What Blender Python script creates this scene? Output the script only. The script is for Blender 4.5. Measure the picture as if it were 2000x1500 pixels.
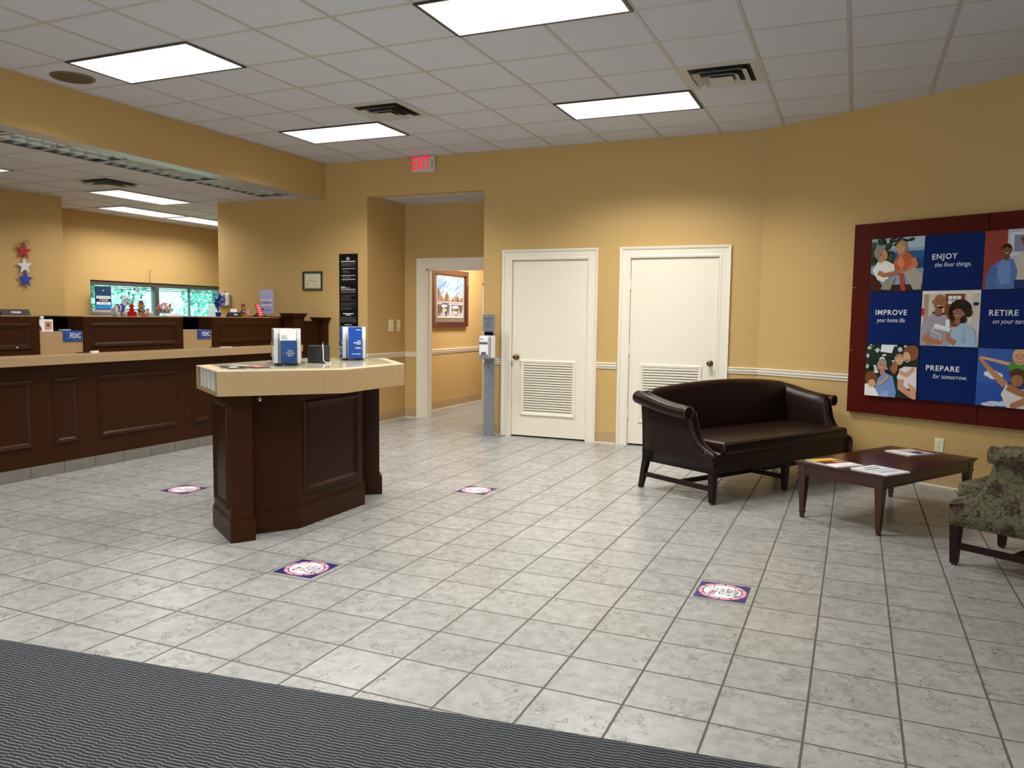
import bpy, bmesh, math, random
from mathutils import Vector, Matrix
random.seed(7)
PI = math.pi
S = bpy.context.scene
C = S.collection
for o in list(bpy.data.objects): bpy.data.objects.remove(o)

# ------------------------------------------------------------------ camera
CAM = Vector((2.566, -8.443, 1.389))
cam = bpy.data.cameras.new('camera'); camo = bpy.data.objects.new('camera', cam); C.objects.link(camo)
cam.sensor_width = 36; cam.lens = 1548.65 / 2000 * 36; cam.clip_start = .05; cam.clip_end = 200
R_ = Vector((0.91762243, 0.39727364, 0.01194736)); U_ = Vector((-0.04447272, 0.07275923, 0.9963575)); F_ = Vector((-0.39495729, 0.91481132, -0.08443334))
camo.matrix_world = Matrix(((R_.x, U_.x, -F_.x, CAM.x), (R_.y, U_.y, -F_.y, CAM.y), (R_.z, U_.z, -F_.z, CAM.z), (0, 0, 0, 1)))
S.camera = camo
# ------------------------------------------------------------------ world, exposure, light levels
w = bpy.data.worlds.new('sky'); S.world = w; w.use_nodes = True
w.node_tree.nodes['Background'].inputs[0].default_value = (.86, .96, 1, 1)
w.node_tree.nodes['Background'].inputs[1].default_value = 2.6
S.view_settings.view_transform = 'Standard'; S.view_settings.look = 'None'; S.view_settings.gamma = 1
S.view_settings.use_curve_mapping = False
S.view_settings.exposure = 0.0
TROFFER_W = 60.0      # each ceiling troffer's tubes
TROFFER_SPREAD = 132
LENS = 1.25            # brightness of a lit diffuser
DAY_W = 48.0          # daylight through the entrance windows
BACK_W = 26.0         # fluorescent fixtures over the teller area
H = 3.287; HL = 2.88; G = .6096; GY = -1.661
X0 = -3.68            # face of the dropped header over the teller line

# ------------------------------------------------------------------ helpers
_m = {}
def mat(name, col, rough=.6, metal=0, spec=.5, emit=None, es=0, coat=0, bump=0, bscale=60, var=0, vscale=8):
    if name in _m: return _m[name]
    m = bpy.data.materials.new(name); m.use_nodes = True; nt = m.node_tree; b = nt.nodes['Principled BSDF']
    b.inputs['Base Color'].default_value = (*col, 1); b.inputs['Roughness'].default_value = rough
    b.inputs['Metallic'].default_value = metal; b.inputs['Specular IOR Level'].default_value = spec
    b.inputs['Coat Weight'].default_value = coat; b.inputs['Coat Roughness'].default_value = .12
    if emit: b.inputs['Emission Color'].default_value = (*emit, 1); b.inputs['Emission Strength'].default_value = es
    tc = None
    if bump or var:
        tc = nt.nodes.new('ShaderNodeTexCoord')
    if var:
        n = nt.nodes.new('ShaderNodeTexNoise'); n.inputs['Scale'].default_value = vscale; n.inputs['Detail'].default_value = 5
        nt.links.new(tc.outputs['Object'], n.inputs['Vector'])
        mx = nt.nodes.new('ShaderNodeMix'); mx.data_type = 'RGBA'
        mx.inputs[6].default_value = (*[c * (1 - var) for c in col], 1); mx.inputs[7].default_value = (*[min(1, c * (1 + var)) for c in col], 1)
        nt.links.new(n.outputs['Fac'], mx.inputs[0]); nt.links.new(mx.outputs[2], b.inputs['Base Color'])
    if bump:
        n = nt.nodes.new('ShaderNodeTexNoise'); n.inputs['Scale'].default_value = bscale; n.inputs['Detail'].default_value = 4
        nt.links.new(tc.outputs['Object'], n.inputs['Vector'])
        bp = nt.nodes.new('ShaderNodeBump'); bp.inputs['Strength'].default_value = bump; bp.inputs['Distance'].default_value = .002
        nt.links.new(n.outputs['Fac'], bp.inputs['Height']); nt.links.new(bp.outputs[0], b.inputs['Normal'])
    _m[name] = m; return m
def emis(name, col, s):
    if name in _m: return _m[name]
    m = bpy.data.materials.new(name); m.use_nodes = True; nt = m.node_tree; nt.nodes.clear()
    e = nt.nodes.new('ShaderNodeEmission'); e.inputs[0].default_value = (*col, 1); e.inputs[1].default_value = s
    o = nt.nodes.new('ShaderNodeOutputMaterial'); nt.links.new(e.outputs[0], o.inputs[0]); _m[name] = m; return m
def glass(name, tint, refl=1.0):
    if name in _m: return _m[name]
    m = bpy.data.materials.new(name); m.use_nodes = True; nt = m.node_tree; nt.nodes.clear()
    t = nt.nodes.new('ShaderNodeBsdfTransparent'); t.inputs[0].default_value = (*tint, 1)
    g = nt.nodes.new('ShaderNodeBsdfGlossy'); g.inputs['Roughness'].default_value = .02
    f = nt.nodes.new('ShaderNodeFresnel'); f.inputs[0].default_value = 1.45
    mm = nt.nodes.new('ShaderNodeMath'); mm.operation = 'MULTIPLY'; mm.inputs[1].default_value = refl
    x = nt.nodes.new('ShaderNodeMixShader'); o = nt.nodes.new('ShaderNodeOutputMaterial')
    ge = nt.nodes.new('ShaderNodeNewGeometry'); iv = nt.nodes.new('ShaderNodeMath'); iv.operation = 'SUBTRACT'; iv.inputs[0].default_value = 1; m3 = nt.nodes.new('ShaderNodeMath'); m3.operation = 'MULTIPLY'
    nt.links.new(ge.outputs['Backfacing'], iv.inputs[1]); nt.links.new(f.outputs[0], mm.inputs[0]); nt.links.new(mm.outputs[0], m3.inputs[0]); nt.links.new(iv.outputs[0], m3.inputs[1]); nt.links.new(m3.outputs[0], x.inputs[0]); nt.links.new(t.outputs[0], x.inputs[1]); nt.links.new(g.outputs[0], x.inputs[2])
    nt.links.new(x.outputs[0], o.inputs[0]); _m[name] = m; return m
def flat(col):
    return mat('print_%02x%02x%02x' % tuple(int(c * 255) for c in col), tuple((c / 12.92 if c <= .04045 else ((c + .055) / 1.055) ** 2.4) for c in col), .5, spec=.18)
def hexc(h): return tuple(int(h[i:i + 2], 16) / 255 for i in (0, 2, 4))
def H_(h): return flat(hexc(h))

class MB:
    def __init__(s): s.bm = bmesh.new(); s.M = Matrix()
    def v(s, p): return s.bm.verts.new(s.M @ Vector(p))
    def f(s, vs, mi=0):
        try:
            f = s.bm.faces.new(vs); f.material_index = mi; return f
        except ValueError: return None
    def box(s, a, b, mi=0):
        x0, y0, z0 = a; x1, y1, z1 = b
        V = [s.v(p) for p in ((x0, y0, z0), (x1, y0, z0), (x1, y1, z0), (x0, y1, z0), (x0, y0, z1), (x1, y0, z1), (x1, y1, z1), (x0, y1, z1))]
        for q in ((0, 3, 2, 1), (4, 5, 6, 7), (0, 1, 5, 4), (1, 2, 6, 5), (2, 3, 7, 6), (3, 0, 4, 7)): s.f([V[i] for i in q], mi)
        return s
    def prism(s, pts, z0, z1, mi=0, ax='z'):
        def P(a, b, c): return (a, b, c) if ax == 'z' else ((c, a, b) if ax == 'x' else (a, c, b))
        A = [s.v(P(x, y, z0)) for x, y in pts]; B = [s.v(P(x, y, z1)) for x, y in pts]
        n = len(pts); s.f(A[::-1], mi); s.f(B, mi)
        for i in range(n): s.f([A[i], A[(i + 1) % n], B[(i + 1) % n], B[i]], mi)
        return s
    def taper(s, a, b, w0, w1, d0=None, d1=None, mi=0):
        d0 = d0 or w0; d1 = d1 or w1; a = Vector(a); b = Vector(b)
        A = [s.v(a + Vector((x * w0 / 2, y * d0 / 2, 0))) for x, y in ((-1, -1), (1, -1), (1, 1), (-1, 1))]
        B = [s.v(b + Vector((x * w1 / 2, y * d1 / 2, 0))) for x, y in ((-1, -1), (1, -1), (1, 1), (-1, 1))]
        s.f(A[::-1], mi); s.f(B, mi)
        for i in range(4): s.f([A[i], A[(i + 1) % 4], B[(i + 1) % 4], B[i]], mi)
        return s
    def tube(s, path, r, n=8, mi=0, cap=True):
        path = [Vector(p) for p in path]; rs = r if isinstance(r, (list, tuple)) else [r] * len(path)
        rings = []; up = None
        for i, p in enumerate(path):
            d = (path[min(i + 1, len(path) - 1)] - path[max(i - 1, 0)]).normalized()
            if up is None: up = Vector((0, 0, 1)) if abs(d.z) < .9 else Vector((1, 0, 0))
            a = d.cross(up).normalized(); b = a.cross(d).normalized(); up = b
            rings.append([s.v(p + (a * math.cos(t) + b * math.sin(t)) * rs[i]) for t in [2 * PI * k / n for k in range(n)]])
        for i in range(len(rings) - 1):
            for k in range(n): s.f([rings[i][k], rings[i][(k + 1) % n], rings[i + 1][(k + 1) % n], rings[i + 1][k]], mi)
        if cap: s.f(rings[0][::-1], mi); s.f(rings[-1], mi)
        return s
    def bar(s, a, b, w, h, mi=0):
        a = Vector(a); b = Vector(b); d = (b - a).normalized(); up = Vector((0, 0, 1)) if abs(d.z) < .95 else Vector((0, 1, 0))
        x = d.cross(up).normalized() * w / 2; y = x.normalized().cross(d).normalized() * h / 2
        A = [s.v(a + i * x + j * y) for i, j in ((-1, -1), (1, -1), (1, 1), (-1, 1))]; B = [s.v(b + i * x + j * y) for i, j in ((-1, -1), (1, -1), (1, 1), (-1, 1))]
        s.f(A[::-1], mi); s.f(B, mi)
        for i in range(4): s.f([A[i], A[(i + 1) % 4], B[(i + 1) % 4], B[i]], mi)
        return s
    def lathe(s, c, prof, n=24, mi=0, ax='z'):
        rings = []
        for r, z in prof:
            ring = []
            for k in range(n):
                t = 2 * PI * k / n; x, y = r * math.cos(t), r * math.sin(t)
                p = (x, y, z) if ax == 'z' else ((z, x, y) if ax == 'x' else (x, z, y))
                ring.append(s.v(Vector(c) + Vector(p)))
            rings.append(ring)
        for i in range(len(rings) - 1):
            for k in range(n): s.f([rings[i][k], rings[i][(k + 1) % n], rings[i + 1][(k + 1) % n], rings[i + 1][k]], mi)
        s.f(rings[0][::-1], mi); s.f(rings[-1], mi); return s
    def ball(s, c, r, n=12, mi=0, rot=None):
        r = (r, r, r) if not isinstance(r, (tuple, list)) else r; rot = rot or Matrix()
        m = max(6, n // 2 + 1); rings = []; c = Vector(c)
        for j in range(1, m):
            a = PI * j / m; rings.append([s.v(c + rot @ Vector((r[0] * math.sin(a) * math.cos(t), r[1] * math.sin(a) * math.sin(t), r[2] * math.cos(a)))) for t in [2 * PI * k / n for k in range(n)]])
        T = s.v(c + rot @ Vector((0, 0, r[2]))); B = s.v(c - rot @ Vector((0, 0, r[2])))
        for k in range(n): s.f([T, rings[0][k], rings[0][(k + 1) % n]], mi); s.f([B, rings[-1][(k + 1) % n], rings[-1][k]], mi)
        for j in range(len(rings) - 1):
            for k in range(n): s.f([rings[j][k], rings[j + 1][k], rings[j + 1][(k + 1) % n], rings[j][(k + 1) % n]], mi)
        return s
    def loft(s, secs, closed=True, caps=True, mi=0):
        R = [[s.v(p) for p in q] for q in secs]; n = len(R[0])
        for i in range(len(R) - 1):
            for k in range(n if closed else n - 1): s.f([R[i][k], R[i][(k + 1) % n], R[i + 1][(k + 1) % n], R[i + 1][k]], mi)
        if caps: s.f(R[0][::-1], mi); s.f(R[-1], mi)
        return s
    def ring(s, o, ud, vd, nd, u0, u1, v0, v1, wd=.045, h=.016, mi=0):
        """picture-frame moulding on a face: o + u*ud + v*vd, raised along nd"""
        o, ud, vd, nd = map(Vector, (o, ud, vd, nd))
        prof = [(0, 0), (.12 * wd, h * .7), (.35 * wd, h), (.55 * wd, h * .75), (.7 * wd, h * .8), (wd, 0)]
        loops = [[s.v(o + ud * a + vd * b + nd * z) for a, b in ((u0 + d, v0 + d), (u1 - d, v0 + d), (u1 - d, v1 - d), (u0 + d, v1 - d))] for d, z in prof]
        for i in range(len(loops) - 1):
            for k in range(4): s.f([loops[i][k], loops[i][(k + 1) % 4], loops[i + 1][(k + 1) % 4], loops[i + 1][k]], mi)
        return s
    def build(s, name, m, parent=None, smooth=False, bevel=0, seg=2, sub=0, auto=False):
        bmesh.ops.recalc_face_normals(s.bm, faces=s.bm.faces)
        me = bpy.data.meshes.new(name); s.bm.to_mesh(me); s.bm.free()
        for x in (m if isinstance(m, (list, tuple)) else [m]): me.materials.append(x)
        if smooth:
            for p in me.polygons: p.use_smooth = True
        o = bpy.data.objects.new(name, me); C.objects.link(o)
        if parent: o.parent = parent
        if bevel:
            b = o.modifiers.new('bevel', 'BEVEL'); b.width = bevel; b.segments = seg; b.limit_method = 'ANGLE'; b.angle_limit = .6; b.harden_normals = False
        if sub:
            b = o.modifiers.new('sub', 'SUBSURF'); b.levels = sub; b.render_levels = sub
        return o
def rbox(mb, a, b, r=.02, seg=3, mi=0):
    bm2 = bmesh.new(); bmesh.ops.create_cube(bm2, size=1)
    a = Vector(a); b = Vector(b); d = b - a
    for v in bm2.verts: v.co = a + Vector(((v.co.x + .5) * d.x, (v.co.y + .5) * d.y, (v.co.z + .5) * d.z))
    bmesh.ops.bevel(bm2, geom=bm2.edges[:] + bm2.verts[:], offset=min(r, min(d) * .49), segments=seg, affect='EDGES', profile=.5)
    mp = {v: mb.v(v.co) for v in bm2.verts}
    for f in bm2.faces: mb.f([mp[v] for v in f.verts], mi)
    bm2.free(); return mb
def tag(o, label, cat, group=None, kind=None):
    o['label'] = label; o['category'] = cat
    if group: o['group'] = group
    if kind: o['kind'] = kind
    return o
def thing(name, label=None, cat=None, loc=(0, 0, 0), rz=0, group=None, M=None):
    o = bpy.data.objects.new(name, None); o.empty_display_size = .1; C.objects.link(o)
    if M is not None: o.matrix_world = M
    else: o.location = loc; o.rotation_euler = (0, 0, rz)
    if label: tag(o, label, cat, group)
    return o
def struct(o): o['kind'] = 'structure'; return o
def copy_tree(o, parent=None):
    c = o.copy(); C.objects.link(c)
    if parent: c.parent = parent
    for ch in [x for x in bpy.data.objects if x.parent == o]: copy_tree(ch, c)
    return c
def frame_m(o, x, y):
    x = Vector(x).normalized(); y = Vector(y).normalized(); z = x.cross(y); o = Vector(o)
    return Matrix(((x.x, y.x, z.x, o.x), (x.y, y.y, z.y, o.y), (x.z, y.z, z.z, o.z), (0, 0, 0, 1)))
def onback(x, z, y=0): return frame_m((x, y, z), (1, 0, 0), (0, 0, 1))          # on a wall facing the room (-Y)
def onleft(y, z, x): return frame_m((x, y, z), (0, 1, 0), (0, 0, 1))             # on a face looking +X
RW = Vector((1.66, 0, 0)); RE = Vector((.8660254, -.5, 0))
def onright(s, z, off=0): return frame_m(RW + RE * s + Vector((-.5, -.8660254, 0)) * off + Vector((0, 0, z)), RE, (0, 0, 1))
_dg = None
def text(parent, name, s, size, x, y, z, m, align='CENTER', shear=0, ext=.0004, bold=0, sx=1, line=1, label=None, M=None, track=1):
    cu = bpy.data.curves.new('t', 'FONT'); cu.body = s; cu.size = size; cu.align_x = align; cu.align_y = 'CENTER'; cu.shear = shear
    cu.extrude = ext; cu.offset = bold; cu.space_line = line; cu.space_character = track; cu.resolution_u = 3
    to = bpy.data.objects.new('t', cu); C.objects.link(to)
    dg = bpy.context.evaluated_depsgraph_get(); me = bpy.data.meshes.new_from_object(to.evaluated_get(dg))
    bpy.data.objects.remove(to); bpy.data.curves.remove(cu)
    T = (M or Matrix()) @ Matrix.Translation((x, y, z)) @ Matrix.Diagonal((sx, 1, 1, 1)); me.transform(T)
    me.materials.clear(); me.materials.append(m)
    o = bpy.data.objects.new(name, me); C.objects.link(o)
    if parent: o.parent = parent
    if label: o['label'] = label
    return o
class Art:
    """a flat print: coloured shapes in one mesh, in the plane's own x,y"""
    def __init__(s, w, h, z=0): s.mb = MB(); s.w, s.h = w, h; s.z = z; s.ms = []; s.k = 0
    def mi(s, c):
        m = H_(c) if isinstance(c, str) else c
        if m not in s.ms: s.ms.append(m)
        return s.ms.index(m)
    def poly(s, c, pts):
        s.k += 1; z = s.z + s.k * .00012
        cl = [(min(max(x, 0), 1), min(max(y, 0), 1)) for x, y in pts]
        out = []
        for p in cl:
            if not out or (abs(p[0] - out[-1][0]) + abs(p[1] - out[-1][1])) > 1e-5: out.append(p)
        if len(out) > 1 and abs(out[0][0] - out[-1][0]) + abs(out[0][1] - out[-1][1]) < 1e-5: out.pop()
        if len(out) < 3: return s
        ar = sum(out[i][0] * out[(i + 1) % len(out)][1] - out[(i + 1) % len(out)][0] * out[i][1] for i in range(len(out)))
        if ar < 0: out = out[::-1]
        s.mb.f([s.mb.v((x * s.w, y * s.h, z)) for x, y in out], s.mi(c)); return s
    def rect(s, c, x0, y0, x1, y1): return s.poly(c, [(x0, y0), (x1, y0), (x1, y1), (x0, y1)])
    def ell(s, c, x, y, rx, ry, a=0, n=18):
        return s.poly(c, [(x + rx * math.cos(t) * math.cos(a) - ry * math.sin(t) * math.sin(a), y + rx * math.cos(t) * math.sin(a) + ry * math.sin(t) * math.cos(a)) for t in [2 * PI * k / n for k in range(n)]])
    def limb(s, c, pts, r0, r1):
        n = len(pts)
        for i in range(n - 1):
            a = r0 + (r1 - r0) * i / (n - 1); b = r0 + (r1 - r0) * (i + 1) / (n - 1)
            (x0, y0), (x1, y1) = pts[i], pts[i + 1]; d = math.hypot(x1 - x0, y1 - y0); nx, ny = -(y1 - y0) / d, (x1 - x0) / d
            s.poly(c, [(x0 + nx * a, y0 + ny * a), (x1 + nx * b, y1 + ny * b), (x1 - nx * b, y1 - ny * b), (x0 - nx * a, y0 - ny * a)]); s.ell(c, x1, y1, b, b, 0, 10)
        return s
    def head(s, x, y, r, skin, dark, hair=None, tilt=0, bald=False, smile=True):
        ca, sa = math.cos(tilt), math.sin(tilt)
        def P(dx, dy): return (x + r * (dx * ca - dy * sa), y + r * (dx * sa + dy * ca))
        if hair and not bald: s.ell(hair, *P(0, .22), r * .98, r * 1.2, tilt)
        s.ell(skin, *P(-.86, 0), r * .16, r * .26, tilt, 8); s.ell(skin, *P(.86, 0), r * .16, r * .26, tilt, 8)
        s.ell(skin, x, y, r * .82, r * 1.1, tilt)
        if hair and not bald: s.poly(hair, [P(-.8, .35), P(-.45, .62), P(.1, .72), P(.8, .35), P(.62, .95), P(0, 1.22), P(-.62, .95)])
        for q in (-1, 1):
            s.ell(dark, *P(q * .33, .16), r * .12, r * .06, tilt, 8); s.ell(dark, *P(q * .33, .36), r * .17, r * .035, tilt, 8)
        s.ell(dark, *P(.02, -.2), r * .13, r * .06, tilt, 8)
        if smile:
            s.poly(dark, [P(-.4, -.4), P(.4, -.4), P(.22, -.68), P(-.22, -.68)]); s.poly('f6efe8', [P(-.33, -.42), P(.33, -.42), P(.2, -.56), P(-.2, -.56)])
        return s
    def build(s, name, parent): 
        me = bpy.data.meshes.new(name); s.mb.bm.to_mesh(me); s.mb.bm.free()
        for m in s.ms: me.materials.append(m)
        o = bpy.data.objects.new(name, me); C.objects.link(o)
        if parent: o.parent = parent
        return o

# ------------------------------------------------------------------ materials
def wall_mat():
    m = mat('tan_wall_vinyl', (.56, .365, .142), .62, bump=.35, bscale=260, spec=.3)
    return m
WALL = wall_mat()
BASEB = mat('tan_vinyl_base', (.46, .31, .155), .5)
CREAM = mat('cream_trim_paint', (.80, .74, .62), .38, spec=.4)
DOORM = mat('cream_door_paint', (.80, .735, .615), .42, spec=.4)
BROWN = mat('dark_brown_stained_panel', (.034, .0098, .0022), .38, spec=.14, var=.12, vscale=3)
LAMIN = mat('speckled_tan_laminate', (.39, .26, .135), .4, var=.14, vscale=45, spec=.35)
BLACK = mat('black_plastic', (.012, .011, .012), .35)
DARK = mat('void_shade_black', (.01, .009, .009), .8)  # near-black colour painted in as the shade inside recesses and gaps
WHITE = mat('white_plastic', (.78, .78, .77), .4)
PAPER = mat('white_paper', (.82, .82, .82), .6)
CHROME = mat('brushed_metal', (.6, .6, .6), .28, 1)
ALU = mat('bronze_window_frame', (.10, .10, .10), .4, .3)
BAR = mat('ceiling_grid_paint', (.50, .46, .43), .5)
ACRYL = glass('clear_acrylic', (.95, .965, .97), 1.0)
NAVY = mat('navy_print', (.006, .028, .16), .35)
WOODLEG = mat('dark_mahogany_leg', (.013, .0040, .0030), .35, spec=.25)
SILV = mat('grey_powder_coat', (.21, .235, .27), .45, .2)

def ceiling_mat():
    m = bpy.data.materials.new('ceiling_panel'); m.use_nodes = True; nt = m.node_tree; b = nt.nodes['Principled BSDF']
    b.inputs['Roughness'].default_value = .9
    tc = nt.nodes.new('ShaderNodeTexCoord'); n = nt.nodes.new('ShaderNodeTexNoise'); n.inputs['Scale'].default_value = 160; n.inputs['Detail'].default_value = 3
    nt.links.new(tc.outputs['Object'], n.inputs['Vector'])
    r = nt.nodes.new('ShaderNodeMapRange'); r.inputs[1].default_value = .3; r.inputs[2].default_value = .7
    nt.links.new(n.outputs['Fac'], r.inputs[0])
    mx = nt.nodes.new('ShaderNodeMix'); mx.data_type = 'RGBA'; mx.inputs[6].default_value = (.56, .57, .63, 1); mx.inputs[7].default_value = (.65, .66, .73, 1)
    nt.links.new(r.outputs[0], mx.inputs[0]); nt.links.new(mx.outputs[2], b.inputs['Base Color']); return m
CEIL = ceiling_mat()

def floor_mat():
    m = bpy.data.materials.new('stone_look_floor_tile'); m.use_nodes = True; nt = m.node_tree; b = nt.nodes['Principled BSDF']
    N = nt.nodes.new; L = nt.links.new
    def math_(op, a, bb=None, clamp=False):
        n = N('ShaderNodeMath'); n.operation = op; n.use_clamp = clamp
        for i, v in enumerate((a, bb)):
            if v is None: continue
            if isinstance(v, (int, float)): n.inputs[i].default_value = v
            else: L(v, n.inputs[i])
        return n.outputs[0]
    tc = N('ShaderNodeTexCoord'); sp = N('ShaderNodeSeparateXYZ'); L(tc.outputs['Object'], sp.inputs[0])
    s = .30568
    # grout lines waver slightly
    wn = N('ShaderNodeTexNoise'); wn.inputs['Scale'].default_value = 14; L(tc.outputs['Object'], wn.inputs['Vector'])
    wob = math_('MULTIPLY', math_('SUBTRACT', wn.outputs['Fac'], .5), .012)
    gx = math_('DIVIDE', math_('SUBTRACT', sp.outputs[0], 1.8537), s); gy = math_('DIVIDE', math_('SUBTRACT', sp.outputs[1], -4.2242), s)
    def dist(g): return math_('ABSOLUTE', math_('SUBTRACT', math_('FRACT', math_('ADD', math_('ADD', g, wob), .5)), .5))
    dx, dy = dist(gx), dist(gy)
    def edge(d, hw, soft):
        r = N('ShaderNodeMapRange'); r.inputs[1].default_value = hw; r.inputs[2].default_value = hw + soft; r.inputs[3].default_value = 1; r.inputs[4].default_value = 0; L(d, r.inputs[0]); return r.outputs[0]
    grout = math_('MAXIMUM', edge(dx, .0115, .006), edge(dy, .0120, .004))
    # per-tile id
    cx = math_('FLOOR', gx); cy = math_('FLOOR', gy)
    cb = N('ShaderNodeCombineXYZ'); L(cx, cb.inputs[0]); L(cy, cb.inputs[1])
    wh = N('ShaderNodeTexWhiteNoise'); wh.noise_dimensions = '3D'; L(cb.outputs[0], wh.inputs['Vector'])
    sc = N('ShaderNodeVectorMath'); sc.operation = 'SCALE'; sc.inputs[3].default_value = 7.0; L(wh.outputs['Color'], sc.inputs[0])
    ad = N('ShaderNodeVectorMath'); ad.operation = 'ADD'; L(tc.outputs['Object'], ad.inputs[0]); L(sc.outputs[0], ad.inputs[1])
    n1 = N('ShaderNodeTexNoise'); n1.inputs['Scale'].default_value = 16; n1.inputs['Detail'].default_value = 9; n1.inputs['Roughness'].default_value = .7; L(ad.outputs[0], n1.inputs['Vector'])
    r1 = N('ShaderNodeValToRGB'); r1.color_ramp.elements[0].position = .32; r1.color_ramp.elements[1].position = .68
    r1.color_ramp.elements[0].color = (.25, .25, .235, 1); r1.color_ramp.elements[1].color = (.375, .378, .362, 1)
    e = r1.color_ramp.elements.new(.5); e.color = (.315, .317, .305, 1); L(n1.outputs['Fac'], r1.inputs[0])
    # cleft lines: level sets of a second noise
    n2 = N('ShaderNodeTexNoise'); n2.inputs['Scale'].default_value = 15; n2.inputs['Detail'].default_value = 7; n2.inputs['Roughness'].default_value = .6; n2.inputs['Distortion'].default_value = .6; L(ad.outputs[0], n2.inputs['Vector'])
    band = math_('ABSOLUTE', math_('SUBTRACT', n2.outputs['Fac'], .56)); ln = edge(band, .004, .012)
    n3 = N('ShaderNodeTexNoise'); n3.inputs['Scale'].default_value = 5; L(ad.outputs[0], n3.inputs['Vector'])
    msk = edge(math_('SUBTRACT', .53, n3.outputs['Fac']), 0.0, .06)
    ln = math_('MULTIPLY', ln, msk)
    mx = N('ShaderNodeMix'); mx.data_type = 'RGBA'; L(math_('MULTIPLY', ln, .85), mx.inputs[0]); L(r1.outputs[0], mx.inputs[6]); mx.inputs[7].default_value = (.125, .115, .09, 1)
    br = N('ShaderNodeMapRange'); br.inputs[3].default_value = .94; br.inputs[4].default_value = 1.05; L(wh.outputs['Value'], br.inputs[0])
    mv = N('ShaderNodeVectorMath'); mv.operation = 'SCALE'; L(mx.outputs[2], mv.inputs[0]); L(br.outputs[0], mv.inputs[3])
    mg = N('ShaderNodeMix'); mg.data_type = 'RGBA'; L(grout, mg.inputs[0]); L(mv.outputs[0], mg.inputs[6]); mg.inputs[7].default_value = (.085, .072, .056, 1)
    L(mg.outputs[2], b.inputs['Base Color'])
    rr = N('ShaderNodeMapRange'); rr.inputs[3].default_value = .27; rr.inputs[4].default_value = .8; L(grout, rr.inputs[0]); L(rr.outputs[0], b.inputs['Roughness'])
    b.inputs['Specular IOR Level'].default_value = .5
    hg = math_('SUBTRACT', math_('ADD', math_('MULTIPLY', n2.outputs['Fac'], .35), math_('MULTIPLY', n1.outputs['Fac'], .35)), math_('ADD', grout, math_('MULTIPLY', ln, .25)))
    bp = N('ShaderNodeBump'); bp.inputs['Strength'].default_value = .35; bp.inputs['Distance'].default_value = .004; L(hg, bp.inputs['Height']); L(bp.outputs[0], b.inputs['Normal'])
    return m
FLOOR = floor_mat()

def mat_carpet():
    m = bpy.data.materials.new('grey_ribbed_mat'); m.use_nodes = True; nt = m.node_tree; b = nt.nodes['Principled BSDF']; N = nt.nodes.new; L = nt.links.new
    b.inputs['Roughness'].default_value = .95; b.inputs['Specular IOR Level'].default_value = .1
    tc = N('ShaderNodeTexCoord'); sp = N('ShaderNodeSeparateXYZ'); L(tc.outputs['Object'], sp.inputs[0])
    def mt(op, a, bb=None):
        n = N('ShaderNodeMath'); n.operation = op
        for i, v in enumerate((a, bb)):
            if v is None: continue
            if isinstance(v, (int, float)): n.inputs[i].default_value = v
            else: L(v, n.inputs[i])
        return n.outputs[0]
    # short staggered ribs: rows along x, each dash 7 cm long
    ny = N('ShaderNodeTexNoise'); ny.inputs['Scale'].default_value = 22; L(tc.outputs['Object'], ny.inputs['Vector'])
    jit = mt('MULTIPLY', mt('SUBTRACT', ny.outputs['Fac'], .5), .005)
    xx = mt('DIVIDE', sp.outputs[0], .07)
    sh = mt('MULTIPLY', mt('FRACT', mt('MULTIPLY', mt('FLOOR', xx), .5)), .010)
    yy = mt('DIVIDE', mt('ADD', mt('ADD', sp.outputs[1], sh), jit), .0158)
    fr = mt('ABSOLUTE', mt('SUBTRACT', mt('FRACT', yy), .5))
    rp = N('ShaderNodeValToRGB'); L(fr, rp.inputs[0]); el = rp.color_ramp.elements
    el[0].position = 0; el[0].color = (.17, .185, .195, 1); el[1].position = .5; el[1].color = (.02, .022, .025, 1)
    a = el.new(.10); a.color = (.13, .14, .152, 1); a = el.new(.18); a.color = (.042, .046, .052, 1); a = el.new(.36); a.color = (.03, .033, .037, 1)
    n = N('ShaderNodeTexNoise'); n.inputs['Scale'].default_value = 380; n.inputs['Detail'].default_value = 2; L(tc.outputs['Object'], n.inputs['Vector'])
    mr = N('ShaderNodeMapRange'); mr.inputs[1].default_value = .3; mr.inputs[2].default_value = .7; mr.inputs[3].default_value = .45; mr.inputs[4].default_value = 1.5; L(n.outputs['Fac'], mr.inputs[0])
    v = N('ShaderNodeVectorMath'); v.operation = 'SCALE'; L(rp.outputs[0], v.inputs[0]); L(mr.outputs[0], v.inputs[3]); L(v.outputs[0], b.inputs['Base Color'])
    bp = N('ShaderNodeBump'); bp.inputs['Strength'].default_value = .8; bp.inputs['Distance'].default_value = .004
    L(mt('SUBTRACT', mt('MULTIPLY', n.outputs['Fac'], .6), mt('MULTIPLY', fr, 2.0)), bp.inputs['Height']); L(bp.outputs[0], b.inputs['Normal']); return m

def leather_mat():
    m = mat('dark_brown_leather', (.013, .0042, .0030), .34, spec=.24, bump=.25, bscale=420, var=.15, vscale=4); return m
LEATHER = leather_mat()
WELT = mat('leather_piping', (.05, .024, .018), .35)

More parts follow.
